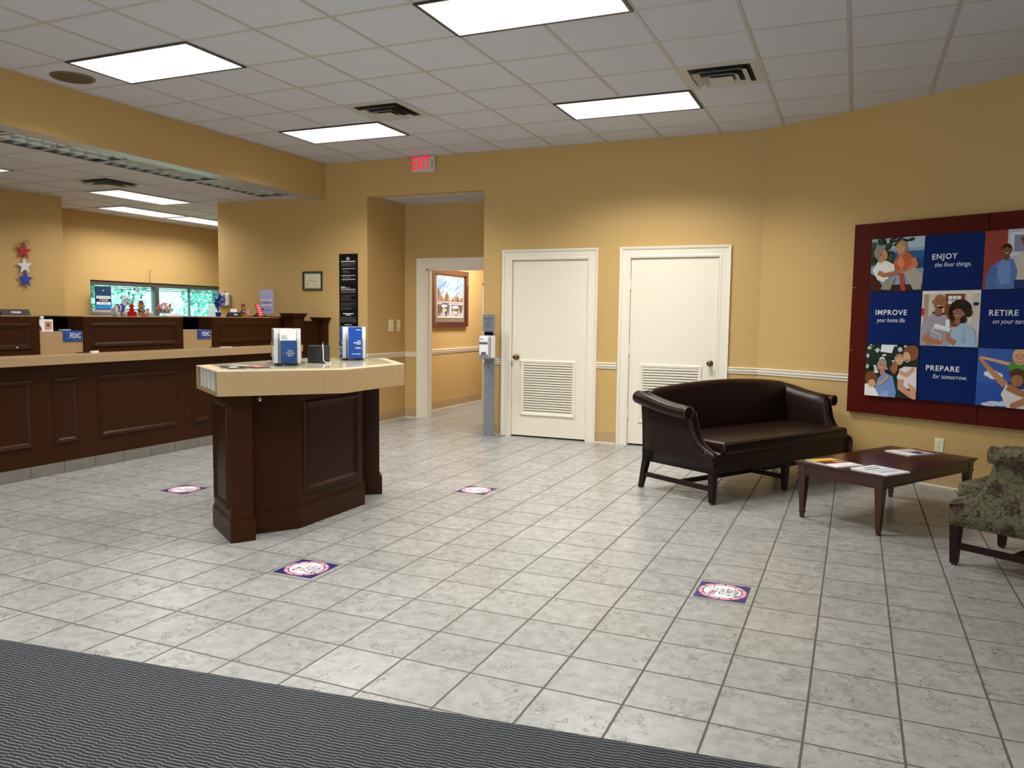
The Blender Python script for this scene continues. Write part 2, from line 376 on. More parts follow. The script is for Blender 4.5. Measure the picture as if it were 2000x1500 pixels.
def floral_mat():
    m = bpy.data.materials.new('green_floral_upholstery'); m.use_nodes = True; nt = m.node_tree; b = nt.nodes['Principled BSDF']; N = nt.nodes.new; L = nt.links.new
    b.inputs['Roughness'].default_value = .8
    tc = N('ShaderNodeTexCoord')
    nz = N('ShaderNodeTexNoise'); nz.inputs['Scale'].default_value = 16; nz.inputs['Detail'].default_value = 2; L(tc.outputs['Object'], nz.inputs['Vector'])
    mxv = N('ShaderNodeMix'); mxv.data_type = 'VECTOR'; mxv.inputs[0].default_value = .07; L(tc.outputs['Object'], mxv.inputs[4]); L(nz.outputs['Color'], mxv.inputs[5])
    vo = N('ShaderNodeTexVoronoi'); vo.feature = 'DISTANCE_TO_EDGE'; vo.inputs['Scale'].default_value = 27; L(mxv.outputs[1], vo.inputs['Vector'])
    r = N('ShaderNodeValToRGB'); L(vo.outputs['Distance'], r.inputs[0]); r.color_ramp.elements[0].position = .018; r.color_ramp.elements[0].color = (.012, .008, .005, 1); r.color_ramp.elements[1].position = .05; r.color_ramp.elements[1].color = (.115, .105, .05, 1)
    v2 = N('ShaderNodeTexVoronoi'); v2.inputs['Scale'].default_value = 8.5; L(mxv.outputs[1], v2.inputs['Vector'])
    n4 = N('ShaderNodeTexNoise'); n4.inputs['Scale'].default_value = 60; n4.inputs['Detail'].default_value = 2; L(tc.outputs['Object'], n4.inputs['Vector'])
    ma = N('ShaderNodeMath'); ma.operation = 'MULTIPLY_ADD'; ma.inputs[1].default_value = .35; L(n4.outputs['Fac'], ma.inputs[0]); L(v2.outputs['Distance'], ma.inputs[2])
    r2 = N('ShaderNodeValToRGB'); L(ma.outputs[0], r2.inputs[0]); e = r2.color_ramp.elements
    e[0].position = .50; e[0].color = (1, 1, 1, 1); e[1].position = .60; e[1].color = (0, 0, 0, 1)
    r3 = N('ShaderNodeValToRGB'); L(n4.outputs['Fac'], r3.inputs[0]); e = r3.color_ramp.elements
    e[0].position = .42; e[0].color = (.018, .012, .008, 1); e[1].position = .58; e[1].color = (.10, .05, .02, 1)
    mx = N('ShaderNodeMix'); mx.data_type = 'RGBA'; L(r2.outputs[0], mx.inputs[0]); L(r.outputs[0], mx.inputs[6]); L(r3.outputs[0], mx.inputs[7]); L(mx.outputs[2], b.inputs['Base Color'])
    return m

# ================================================================== STRUCTURE
mb = MB(); mb.box((-9, -13, -.12), (6.8, 5.6, 0)); struct(mb.build('floor', FLOOR))
mb = MB(); mb.box((X0, -12.2, H), (6.8, .12, H + .15)); struct(mb.build('ceiling', CEIL))
mb = MB(); mb.box((-8.25, -12.2, HL), (-4.505, 5.5, HL + .12)); mb.box((-4.505, -.245, HL), (X0 - .2, 5.5, HL + .12)); mb.box((-4.505, -12.2, HL), (X0 - .2, -5.06, HL + .12)); mb.box((-4.505, -5.06, HL + .115), (X0 - .2, -.245, HL + .13)); mb.box((-3.2, .12, HL), (-1.4, .9, HL + .1)); struct(mb.build('ceiling', CEIL))
mb = MB(); mb.box((-3.3, 1.0, 2.6), (-.8, 3.7, 2.7)); struct(mb.build('ceiling', CEIL))
# ceiling grid bars (real T-bars, 24 mm)
mb = MB(); z0 = H - .004
k = math.floor((X0) / G)
for i in range(k + 1, 11): mb.box((i * G - .013, -12, z0), (i * G + .013, min(0, -(i * G - 1.66) * .5774 if i * G > 1.66 else 0), H))
for j in range(-17, 3):
    y = GY + j * G
    if y < 0: mb.box((X0, y - .012, z0 + .0005), (min(6.2, 1.66 - y / .5774), y + .012, H))
mb.box((X0, -.02, z0 + .0008), (1.66, 0, H)); mb.box((X0, -12, z0 + .0008), (X0 + .02, 0, H))
struct(mb.build('trim_1', BAR))
mb = MB(); z0 = HL - .004
for i in range(0, 8): x = -3.89 - i * G; mb.box((x - .012, -12, z0), (x + .012, 0 if x > -5.5 else (3.2 if x > -7 else 3.2), HL))
for j in range(-19, 6):
    y = -.23 + j * G; xa = -8.05 if y > -1.12 else -7.05; xb = -3.89 if y < 0 else -5.47
    mb.box((xa, y - .012, z0 + .0005), (xb, y + .012, HL))
mb.box((-4.512, -5.1, HL - .003), (-4.498, -.23, HL)); struct(mb.build('trim_2', BAR))
mb = MB(); mb.box((X0 - .2, -12, 2.846), (X0 - .004, 0, 2.85)); struct(mb.build('trim_8', mat('pale_grey_soffit', (.36, .40, .43), .3)))
mb = MB(); z0 = HL - .004
for x in (-2.65, -2.05): mb.box((x - .012, .12, z0), (x + .012, .9, HL))
mb.box((-3.065, .875, z0 - .01), (-1.458, .9, HL)); mb.box((-3.065, .12, z0 - .01), (-3.04, .9, HL)); mb.box((-3.065, .5, z0), (-1.458, .52, HL))
struct(mb.build('trim_3', BAR))

# back wall, with openings for the alcove and the two closet doors
mb = MB()
D1 = (-1.092, -.177); D2 = (.303, 1.243); DH = 2.035
mb.box((-5.47, 0, 0), (-3.065, .12, 3.35)); mb.box((-3.065, 0, 2.85), (-1.458, .12, 3.35))
mb.box((-1.458, 0, 0), (D1[0], .12, 3.35)); mb.box((D1[0], 0, DH), (D1[1], .12, 3.35)); mb.box((D1[1], 0, 0), (D2[0], .12, 3.35))
mb.box((D2[0], 0, DH), (D2[1], .12, 3.35)); mb.box((D2[1], 0, 0), (1.72, .12, 3.35))
struct(mb.build('wall_back', WALL))
mb = MB(); mb.box((-1.2, .12, 0), (-.05, .7, 2.3)); mb.box((.2, .12, 0), (1.4, .7, 2.3))
struct(mb.build('wall_closet', DARK))  # solid boxes coloured black for the unlit depth behind the door gaps
mb = MB(); mb.box((-3.25, .12, 0), (-3.065, .9, HL)); struct(mb.build('wall_alcove_left', WALL))
mb = MB(); mb.box((-1.458, .12, 0), (-1.3, .9, HL)); struct(mb.build('wall_alcove_right', WALL))
OX0, OX1, OH = -2.73, -1.82, 2.012
mb = MB(); mb.box((-3.25, .9, 0), (OX0, 1.02, 3)); mb.box((OX0, .9, OH), (OX1, 1.02, 3)); mb.box((OX1, .9, 0), (-.8, 1.02, 3)); struct(mb.build('wall_alcove_back', WALL))
mb = MB(); mb.box((-3.25, 1.02, 0), (-3.1, 3.55, 2.6)); struct(mb.build('wall_corridor_left', WALL))
mb = MB(); mb.box((-3.25, 3.43, 0), (-.8, 3.6, 2.6)); struct(mb.build('wall_corridor_end', WALL))
mb = MB(); mb.box((-.95, 1.02, 0), (-.8, 3.6, 2.6)); struct(mb.build('wall_corridor_right', WALL))
# header over the teller line
mb = MB(); mb.box((X0 - .2, -12, 2.85), (X0, 0, 3.35)); struct(mb.build('wall_header', WALL))
mb = MB(); mb.box((-8.3, -12, 0), (-7.05, -1.12, HL)); struct(mb.build('wall_left', WALL))
WY0, WY1, WZ0, WZ1 = .08, 3.05, .95, 1.872
mb = MB(); mb.box((-8.2, -1.12, 0), (-8.06, WY0, HL)); mb.box((-8.2, WY0, 0), (-8.06, WY1, WZ0)); mb.box((-8.2, WY0, WZ1), (-8.06, WY1, HL)); mb.box((-8.2, WY1, 0), (-8.06, 3.3, HL))
struct(mb.build('wall_drive_up', WALL))
mb = MB(); mb.box((-8.2, 3.2, 0), (-5.35, 3.32, HL)); mb.box((-5.47, .12, 0), (-5.35, 3.2, HL)); struct(mb.build('wall_drive_up_end', WALL))
# angled wall on the right, then the far right wall and the entrance wall behind the camera
mb = MB(); mb.M = onright(0, 0); mb.box((0, 0, -.15), (5.1, 3.35, 0)); struct(mb.build('wall_right', WALL))
mb = MB(); mb.box((6.05, -12, 0), (6.2, -2.5, 3.35)); struct(mb.build('wall_far_right', WALL))
mb = MB(); mb.box((-8.3, -12.15, 0), (-3, -12, 3.35)); mb.box((-3, -12.15, 0), (5.2, -12, .3)); mb.box((-3, -12.15, 2.5), (5.2, -12, 3.35)); mb.box((5.2, -12.15, 0), (6.2, -12, 3.35)); struct(mb.build('wall_front', WALL))
wf = struct(thing('window_2')); mb = MB()
for x in (-3, -.98, 1.1, 3.1, 5.15): mb.box((x, -12.1, .3), (x + .05, -12.04, 2.5))
mb.box((-3, -12.1, .3), (5.2, -12.04, .36)); mb.box((-3, -12.1, 2.44), (5.2, -12.04, 2.5)); mb.build('window_frame', ALU, wf)
mb = MB(); mb.box((-3, -12.08, .36), (5.2, -12.07, 2.44)); mb.build('pane', glass('clear_pane', (.92, .96, .95)), wf)

# skirting
def skirt(name, pts, n=None):
    mb = MB(); mb2 = MB()
    for a, b, nrm in pts:
        a = Vector((*a, 0)); b = Vector((*b, 0)); nn = Vector((*nrm, 0))
        A = [a, b, b + nn * .008, a + nn * .008]
        mb.prism([(p.x, p.y) for p in A], .012, .125)
        A = [a, b, b + nn * .012, a + nn * .012]; mb2.prism([(p.x, p.y) for p in A], 0, .012)
    o = struct(mb.build(name, BASEB)); mb2.build('cove', CREAM, o); return o
skirt('baseboard_back', [((-1.458, 0), (-1.217, 0), (0, -1)), ((-.065, 0), (.175, 0), (0, -1)), ((1.365, 0), (1.66, 0), (0, -1)), ((-3.6, 0), (-3.065, 0), (0, -1))])
skirt('baseboard_right', [((1.66, 0), (1.66 + 5 * .866, -2.5), (-.5, -.866))])
skirt('baseboard_alcove', [((-3.065, 0), (-3.065, .9), (1, 0)), ((-3.065, .9), (-2.88, .9), (0, -1))])
skirt('baseboard_corridor', [((-3.1, 1.02), (-3.1, 3.42), (1, 0))])

# chair rails
def rail_prof(mb, M, L):
    prof = [(0, .83), (.008, .83), (.011, .838), (.009, .847), (.017, .855), (.02, .866), (.015, .876), (.024, .884), (.026, .893), (.014, .898), (0, .898)]
    a = [M @ Vector((0, z, y)) for y, z in prof]; b = [M @ Vector((L, z, y)) for y, z in prof]
    mb.M = Matrix(); mb.loft([a, b])
def rail(name, segs):
    mb = MB()
    for M, L in segs: rail_prof(mb, M, L)
    return struct(mb.build(name, CREAM))
rail('trim_4', [(onback(-1.458, 0), .241), (onback(-.065, 0), .24), (onback(1.365, 0), .31), (onback(-3.49, 0), .425)])
rail('trim_5', [(onright(-.01, 0), 1.06)])
rail('trim_6', [(frame_m((-3.065, -.02, 0), (0, 1, 0), (0, 0, 1)), .925), (onback(-3.07, 0, .9), .19)])
rail('trim_7', [(frame_m((-3.1, 1.02, 0), (0, 1, 0), (0, 0, 1)), 2.4)])

# ------------------------------------------------------------------ doors
def casing(mb, M, x0, x1, h, wd=.118, leftonly=False):
    prof = [(0, 0), (0, .012), (.02, .016), (.03, .012), (.085, .014), (.092, .022), (.108, .028), (wd, .028), (wd, 0)]
    mb.M = M
    def P(side, d, z, top):
        return ((x0 - d) if side < 0 else (x1 + d), (h + d) if top else 0, z)
    A = [P(-1, d, z, False) for d, z in prof]; B = [P(-1, d, z, True) for d, z in prof]; Cc = [P(1, d, z, True) for d, z in prof]; D = [P(1, d, z, False) for d, z in prof]
    mb.loft([A, B, Cc, D]); mb.M = Matrix()
def door(name, x0, x1, knob_left, lv):
    root = struct(thing(name, loc=(0, 0, 0)))
    mb = MB(); casing(mb, onback(0, 0), x0, x1, DH)
    mb.box((x0 - .01, 0, 0), (x0 + .002, .1, DH)); mb.box((x1 - .002, 0, 0), (x1 + .01, .1, DH)); mb.box((x0, 0, DH - .002), (x1, .1, DH + .01))
    mb.build('door_frame', CREAM, root)
    a, b = x0 + .006, x1 - .006; l0, l1, z0, z1 = lv; mb = MB()
    y0, y1 = .008, .045
    mb.box((a, y0, .018), (l0, y1, DH - .006)); mb.box((l1, y0, .018), (b, y1, DH - .006)); mb.box((l0, y0, .018), (l1, y1, z0)); mb.box((l0, y0, z1), (l1, y1, DH - .006))
    leaf = mb.build('door_leaf', DOORM, root)
    mb = MB(); mb.M = onback(0, 0, y0); mb.ring((0, 0, 0), (1, 0, 0), (0, 1, 0), (0, 0, 1), l0 - .035, l1 + .035, z0 - .035, z1 + .035, .045, .014); mb.M = Matrix()
    n = 20
    for i in range(n):
        z = z0 + (i + .5) * (z1 - z0) / n; hh = (z1 - z0) / n
        mb.prism([(.003, z - hh * .44), (.007, z - hh * .50), (.026, z + hh * .10), (.026, z + hh * .22), (.003, z + hh * .24)], l0, l1, ax='x')
    mb.build('louver', DOORM, leaf)
    mb = MB(); mb.box((l0, .047, z0), (l1, .049, z1)); mb.build('louver_gap_shade', DARK, leaf)  # sheet painted black as the shade between the slats
    kx = a + .06 if knob_left else b - .06
    mb = MB(); mb.lathe((kx, y0, .927), [(.033, 0), (.033, -.006), (.028, -.01), (.012, -.014), (.011, -.03), (.02, -.036), (.028, -.046), (.029, -.056), (.024, -.064), (.012, -.068)], 20, ax='y')
    mb.build('door_knob', mat('antique_brass', (.22, .10, .045), .25, 1), leaf, smooth=True)
    hx = b + .002 if knob_left else a - .002
    for z in (.35, 1.05, 1.75):
        mb = MB(); mb.tube([(hx, .0, z - .05), (hx, .0, z + .05)], .006, 8); mb.tube([(hx, 0, z - .058), (hx, 0, z - .05)], .007, 8, mi=1); mb.build('hinge', [CREAM, CHROME], root)
    return root
door('door_1', *D1, True, (-.945, -.335, .285, .865))
door('door_2', *D2, False, (.455, 1.065, .285, .865))
d3 = struct(thing('door_3')); mb = MB(); casing(mb, onback(0, 0, .9), OX0, OX1, OH, .14)
mb.box((OX0 - .012, .9, 0), (OX0 + .02, 1.02, OH)); mb.box((OX0 + .02, .94, 0), (OX0 + .032, .98, OH)); mb.box((OX1 - .02, .9, 0), (OX1 + .01, 1.02, OH)); mb.box((OX0, .9, OH - .02), (OX1, 1.02, OH + .012))
mb.build('door_frame', CREAM, d3)
mb = MB()
for z in (.93, 1.18): mb.box((OX0 + .019, .985, z), (OX0 + .0225, 1.0, z + .05))
mb.build('strike_plate', CHROME, d3)

# corridor end: a dark-framed glazed door
d4 = struct(thing('door_4')); mb = MB(); mb.M = onback(-2.62, 0, 3.43)
mb.box((-.47, 0, 0), (-.44, 1.93, .03)); mb.box((.44, 0, 0), (.47, 1.93, .03)); mb.box((-.47, 1.90, 0), (.47, 1.93, .03)); mb.build('door_frame', CREAM, d4)
mb = MB(); mb.M = onback(-2.62, 0, 3.43); mb.box((-.44, .1, .0), (-.38, 1.9, .025)); mb.box((.38, .1, 0), (.44, 1.9, .025)); mb.box((-.44, 1.84, 0), (.44, 1.9, .025)); mb.box((-.44, .02, 0), (.44, .2, .025)); mb.build('door_leaf', BLACK, d4)
mb = MB(); mb.M = onback(-2.62, 0, 3.43); mb.box((-.38, .2, .004), (.38, 1.84, .008)); mb.build('pane', mat('grey_glass', (.12, .13, .14), .1), d4)

# drive-up window
win = struct(thing('window_1')); mb = MB(); mb.M = onleft(0, 0, -8.06)
mb.box((WY0, 1.80, -.12), (WY1, WZ1, -.02)); mb.box((WY0, WZ0, -.12), (WY1, WZ0 + .05, -.02)); mb.box((WY0, WZ0, -.12), (WY0 + .02, WZ1, -.02)); mb.box((WY1 - .04, WZ0, -.12), (WY1, WZ1, -.02))
mb.box((1.30, WZ0, -.11), (1.385, 1.80, -.02)); mb.box((2.07, WZ0, -.10), (2.09, 1.80, -.06)); mb.box((WY0, 1.745, -.1), (WY1, 1.755, -.05)); mb.box((WY0, 1.775, -.1), (WY1, 1.785, -.03))
mb.build('window_frame', ALU, win)
mb = MB(); mb.M = onleft(0, 0, -8.06); mb.box((WY0, WZ0, -.075), (WY1, WZ1, -.07)); mb.build('pane', glass('green_tinted_pane', (.62, .93, .86)), win)
mb = MB(); mb.M = onleft(0, 0, -8.06); mb.box((WY0 - .02, WZ0 - .03, -.12), (WY1, WZ0, .06)); mb.build('window_sill', LAMIN, win)

# ================================================================== CEILING FIXTURES
LENSM = emis('lit_diffuser', (1, .985, .965), LENS)
def troffer(label, x, y, z, wx, wy, group, W, dark=False, spread=TROFFER_SPREAD):
    root = thing('ceiling_light', label, 'light', (x, y, z), 0, group)
    mb = MB(); t = .022; d = .012
    mb.box((0, 0, -d), (wx, t, 0)); mb.box((0, wy - t, -d), (wx, wy, 0)); mb.box((0, t, -d), (t, wy - t, 0)); mb.box((wx - t, t, -d), (wx, wy - t, 0))
    mb.build('frame', BLACK if not dark else mat('louver_frame_metal', (.35, .37, .38), .3, .8), root)
    mb = MB(); mb.box((t, t, -.010), (wx - t, wy - t, -.004)); mb.build('diffuser', LENSM, root)
    if W:
        l = bpy.data.lights.new('tube_light', 'AREA'); l.shape = 'RECTANGLE'; l.size = wx - .08; l.size_y = wy - .08; l.energy = W; l.spread = math.radians(spread); l.color = (1, .965, .90)
        lo = bpy.data.objects.new('tube_light', l); C.objects.link(lo); lo.parent = root; lo.location = (wx / 2, wy / 2, -.016)
    return root
gl = 'lit troffers in the lobby ceiling'
troffer('lit rectangular ceiling light nearest the middle closed door and square vent', 0, GY, H, 2 * G, G, gl, TROFFER_W)
troffer('largest lit ceiling light, cut by the top edge of the photo', 0, GY - 4 * G, H, 2 * G, G, gl, TROFFER_W)
troffer('lit rectangular ceiling light just left of the vent and exit sign', -5 * G, GY, H, 2 * G, G, gl, TROFFER_W * .8)
troffer('lit rectangular ceiling light beside the round ceiling speaker', -5 * G, GY - 4 * G, H, 2 * G, G, gl, TROFFER_W * .62)
for i, (a, b) in enumerate([(0, -8), (-5, -8), (5, -13), (0, -13), (-5, -13)]):
    troffer('lit ceiling light of the lobby outside the photo', a * G, GY + b * G, H, 2 * G, G, gl, TROFFER_W * (.3 if a < 0 else .85))
# teller-side fixtures run lengthwise along Y
gb = 'lit fixtures over the work area behind the tellers'
def troffer2(label, x1, y0, W=BACK_W, ln=1.2):
    return troffer(label, x1 - .60, y0, HL, .56, ln, gb, W, True, 150)
troffer2('lit ceiling strip behind the tellers just past the vent', -5.69, -1.36)
troffer2('lit ceiling strip behind the tellers, farthest row, nearer the star wall', -6.91, -.25)
troffer2('lit ceiling strip ending at the certificate wall edge, farthest row', -6.91, .97)
troffer2('lit ceiling strip cut off by the left edge of the photo', -5.69, -3.87)
troffer2('lit ceiling strip behind the tellers outside the photo', -5.69, -7.5, 40)
# unlit parabolic louver fixtures
LOUV = mat('parabolic_louver_metal', (.50, .60, .66), .28, .6)
def louver(label, y0):
    root = thing('louver_light', label, 'light', (-4.50, y0, HL), 0, 'unlit louver fixtures along the header')
    mb = MB(); wx, wy, t = .612, 1.195, .018
    mb.box((0, 0, -.003), (wx, t, .07)); mb.box((0, wy - t, -.003), (wx, wy, .07)); mb.box((0, t, -.003), (t, wy - t, .07)); mb.box((wx - t, t, -.003), (wx, wy - t, .07))
    mb.build('frame', mat('louver_rim', (.12, .13, .14), .4), root)
    mb = MB(); mb.box((t - .004, t - .004, -.004), (wx - t + .004, t + .006, -.001)); mb.box((t - .004, wy - t - .006, -.004), (wx - t + .004, wy - t + .004, -.001)); mb.box((t - .004, t, -.004), (t + .006, wy - t, -.001)); mb.box((wx - t - .006, t, -.004), (wx - t + .004, wy - t, -.001)); mb.build('trim_strip', mat('pale_metal_strip', (.62, .66, .68), .4), root)
    mb = MB(); mb.box((t, t, .043), (wx - t, wy - t, .05)); mb.build('reflector', mat('grey_reflector', (.34, .38, .41), .35, .3), root)
    mb = MB(); nx, ny = 3, 8; dx = (wx - 2 * t) / nx; dy = (wy - 2 * t) / ny
    for i in range(1, nx):
        x = t + i * dx; mb.prism([(x - .020, .042), (x - .008, .018), (x - .002, 0), (x + .002, 0), (x + .008, .018), (x + .020, .042)], t, wy - t, ax='y')
    for j in range(1, ny):
        y = t + j * dy; mb.prism([(y - .020, .042), (y - .008, .018), (y - .002, .002), (y + .002, .002), (y + .008, .018), (y + .020, .042)], t, wx - t, ax='x')
    mb.build('louver_blade', LOUV, root); return root
lv = louver('unlit louver ceiling light nearest the certificate wall', -1.445)
for lab, y in (('unlit louver ceiling light, middle of the row beside the header', -2.645), ('unlit louver ceiling light cut by the left edge of the photo', -3.845), ('unlit louver ceiling light outside the photo', -5.045)):
    c = copy_tree(lv); c.location.y = y; c['label'] = lab

def vent(label, x, y, z, s=.585):
    root = thing('ceiling_vent', label, 'vent', (x, y, z), 0, 'square air diffusers')
    M_ = mat('vent_metal', (.52, .50, .46), .5)
    mb = MB()
    mb.box((0, 0, -.006), (s, .06, 0)); mb.box((0, s - .06, -.006), (s, s, 0)); mb.box((0, .06, -.006), (.06, s - .06, 0)); mb.box((s - .06, .06, -.006), (s, s - .06, 0)); mb.build('frame', M_, root)
    mb = MB(); mb.box((.05, .05, -.0025), (s - .05, s - .05, -.001)); mb.build('opening', DARK, root)  # flat black plate painted as the vent's dark depth, no real hole
    def cone(a0, z0, a1, z1):
        mb = MB(); c = s / 2
        def sq(a, z): return [(c - a, c - a, z), (c + a, c - a, z), (c + a, c + a, z), (c - a, c + a, z)]
        mb.loft([sq(a0, z0), sq(a1, z1), sq(a1 - .006, z1 + .003), sq(a0 - .006, z0 + .003)], caps=False); return mb
    cone(.205, -.034, .165, -.012).build('cone', M_, root); cone(.135, -.046, .095, -.02).build('cone', M_, root)
    mb = MB(); mb.box((s / 2 - .09, s / 2 - .09, -.05), (s / 2 + .09, s / 2 + .09, -.044)); mb.build('core', M_, root); return root
v0 = vent('square ceiling vent right of the lit light above the closed doors', 2 * G + .012, GY - G + .012, H)
c = copy_tree(v0); c.location = (-3 * G + .012, GY - G + .012, H); c['label'] = 'square ceiling vent left of the exit sign'
c = copy_tree(v0); c.location = (-3.89 - 3 * G + .012, -.23 - 3 * G + .45 - .45 + .012, HL); c['label'] = 'square ceiling vent over the teller area behind the header'
root = thing('ceiling_speaker', 'round bronze-coloured speaker grille in the ceiling at upper left', 'speaker', (-3.365, -3.785, H))
mb = MB(); mb.lathe((0, 0, 0), [(.165, 0), (.165, -.006), (.155, -.012), (.148, -.010)], 40); mb.build('rim', mat('bronze_rim', (.20, .155, .10), .4, .4), root, smooth=True)
mb = MB(); mb.lathe((0, 0, 0), [(.15, -.002), (.15, -.009), (.13, -.012), (.128, -.010), (.10, -.013), (.098, -.011), (.07, -.014), (.068, -.012), (.04, -.016), (.0, -.016)], 40); mb.build('grille', mat('bronze_grille', (.12, .095, .06), .5, .4), root)

# corridor light
troffer('lit ceiling light in the corridor past the alcove', -2.6, 1.9, 2.6, .6, 1.2, 'corridor fixture', 60, False, 170)

# daylight entering at the entrance windows
for x, e in ((-.9, 1), (3.1, 1.0)):
    l = bpy.data.lights.new('daylight', 'AREA'); l.shape = 'RECTANGLE'; l.size = 3.9; l.size_y = 2.1; l.energy = DAY_W * e; l.color = (.80, .90, 1)
    lo = bpy.data.objects.new('daylight', l); C.objects.link(lo); lo.location = (x, -11.96, 1.4); lo.rotation_euler = (PI / 2, 0, 0)

l = bpy.data.lights.new('daylight', 'AREA'); l.shape = 'RECTANGLE'; l.size = 2.8; l.size_y = .8; l.energy = 26; l.color = (.62, .90, 1)
lo = bpy.data.objects.new('daylight', l); C.objects.link(lo); lo.location = (-8.125, 1.56, 1.38); lo.rotation_euler = (PI / 2, 0, PI / 2)

# ================================================================== TELLER COUNTER
XC = -3.66; YE = -.62
tc = thing('teller_counter', 'long dark brown panelled teller counter with tan laminate ledge', 'counter', (XC, -3, 0))
def tl(mb, x, y, z=0): pass
mb = MB(); mb.M = Matrix.Translation((-XC, 3, 0))
mb.box((-3.95, -9, .10), (XC, YE, .94))
for c0 in (-8.03, -6.49, -4.95, -3.41, -1.87):
    mb.ring((XC, 0, 0), (0, 1, 0), (0, 0, 1), (1, 0, 0), c0, c0 + .92, .255, .825, .05, .018)
for c0 in (-6.93, -5.39, -3.85, -2.31): mb.ring((XC, 0, 0), (0, 1, 0), (0, 0, 1), (1, 0, 0), c0, c0 + .245, .255, .825, .05, .018)
mb.build('base_panel', BROWN, tc)
mb = MB(); mb.M = Matrix.Translation((-XC, 3, 0)); mb2 = MB(); mb2.M = mb.M
y = -8.95
while y < YE: mb.box((-3.9, y + .002, 0), (XC + .006, min(YE, y + .302), .098)); y += .305
mb.build('toe_kick', mat('grey_kick_tile', (.17, .155, .135), .5, var=.25, vscale=12), tc)
mb = MB(); mb.M = Matrix.Translation((-XC, 3, 0)); mb.box((-4.1, -9, .942), (-3.575, YE, 1.02)); mb.build('ledge', LAMIN, tc, bevel=.004)
mb = MB(); mb.M = Matrix.Translation((-XC, 3, 0)); mb.box((-3.98, -9, 1.021), (-3.815, YE - .2, 1.213)); mb.build('riser', LAMIN, tc)
panels = [(-6.54, -5.40), (-4.98, -3.84), (-3.42, -2.27), (-1.86, -.78)]
for a, b in panels:
    mb = MB(); mb.M = Matrix.Translation((-XC, 3, 0)); mb.box((-4.0, a, 1.021), (-3.80, b, 1.343)); mb.ring((-3.80, 0, 0), (0, 1, 0), (0, 0, 1), (1, 0, 0), a + .07, b - .07, 1.065, 1.29, .045, .014)
    mb.build('privacy_panel', BROWN, tc)
mb = MB(); mb.M = Matrix.Translation((-XC, 3, 0)); mb.box((-4.62, -9, 1.0), (-4.58, YE, 1.343)); mb.box((-4.62, -3.84, 1.0), (-3.99, -3.80, 1.33)); mb.box((-4.62, -2.22, 1.0), (-3.99, -2.18, 1.33)); mb.build('back_screen', BROWN, tc)
mb = MB(); mb.M = Matrix.Translation((-XC, 3, 0)); mb.box((-4.7, -9, 1.3435), (-4.45, YE, 1.352)); 
for a, b in panels: mb.box((-4.46, a, 1.3435), (-3.80, b, 1.35))
mb.build('top_shelf', LAMIN, tc)
mb = MB(); mb.M = Matrix.Translation((-XC, 3, 0)); mb.box((-4.6, -9, 0), (-4.1, YE, .9)); mb.build('under_cabinet', BROWN, tc)
def post(ya, yb, zt, x0=-3.79, x1=-3.64):
    mb = MB(); mb.M = Matrix.Translation((-XC, 3, 0)); mb.box((x0, ya, 0), (x1, yb, zt - .03)); mb.box((x0 - .02, ya - .03, zt - .03), (x1 + .02, yb + .02, zt - .012)); mb.box((x0 - .012, ya - .02, zt - .045), (x1 + .012, yb + .012, zt - .03)); mb.box((x0 - .028, ya - .038, zt - .012), (x1 + .028, yb + .028, zt))
    mb.build('post', BROWN, tc)
post(-.72, -.51, 1.40); post(-.135, -.03, 1.352)
mb = MB(); mb.M = Matrix.Translation((-XC, 3, 0)); mb.box((-3.74, -.51, .06), (-3.70, -.14, 1.30)); mb.box((-3.75, -.51, 1.29), (-3.69, -.14, 1.308)); mb.ring((-3.70, 0, 0), (0, 1, 0), (0, 0, 1), (1, 0, 0), -.48, -.17, .2, 1.25, .03, .01); mb.build('gate_panel', BROWN, tc)
mb = MB(); mb.M = Matrix.Translation((-XC, 3, 0)); mb.box((-4.0, -.78, 1.021), (-3.82, -.72, 1.34)); mb.box((-4.6, YE - .02, .1), (-3.82, YE, 1.36)); mb.build('end_panel', BROWN, tc)

# ================================================================== KIOSK
K = Vector((-.85, -3.965, 0))
ki = thing('check_desk', 'freestanding dark brown writing desk with angled tan laminate top', 'desk', K)
def kp(pts): return [(x - K.x, y - K.y) for x, y in pts]
def mir(pts): return [(x, 2 * K.y - y) for x, y in pts]
def seg_ring(mb, a, b, u0, u1, z0, z1, wd=.045, h=.015):
    a = Vector((a[0], a[1], 0)); b = Vector((b[0], b[1], 0)); d = (b - a).normalized(); n = d.cross(Vector((0, 0, 1)))
    L = (b - a).length; mb.ring(a, d, (0, 0, 1), n, u0, L - u1, z0, z1, wd, h)
bodyp = [(-1.19, -4.46), (-.895, -4.60), (-.712, -4.33), (-.712, -3.60), (-.895, -3.33), (-1.19, -3.47)]
mb = MB(); mb.prism(kp(bodyp), .0, .9)
a, b = kp([(-.712, -4.33), (-.712, -3.60)]); seg_ring(mb, a, b, .06, .05, .21, .83, .05, .018)
mb.build('cabinet_body', BROWN, ki)
pl = [(-1.205, -4.475), (-.89, -4.62), (-.695, -4.335), (-.695, -3.595), (-.89, -3.31), (-1.205, -3.455)]
mb = MB(); mb.prism(kp(pl), 0, .135); pl2 = [(x * .985 + -.9 * .015, y) for x, y in pl]; mb.prism(kp(pl2), .135, .148); mb.build('plinth', BROWN, ki, bevel=.004)
pil = [(-1.232, -4.532), (-.862, -4.782), (-.785, -4.668), (-1.155, -4.418)]
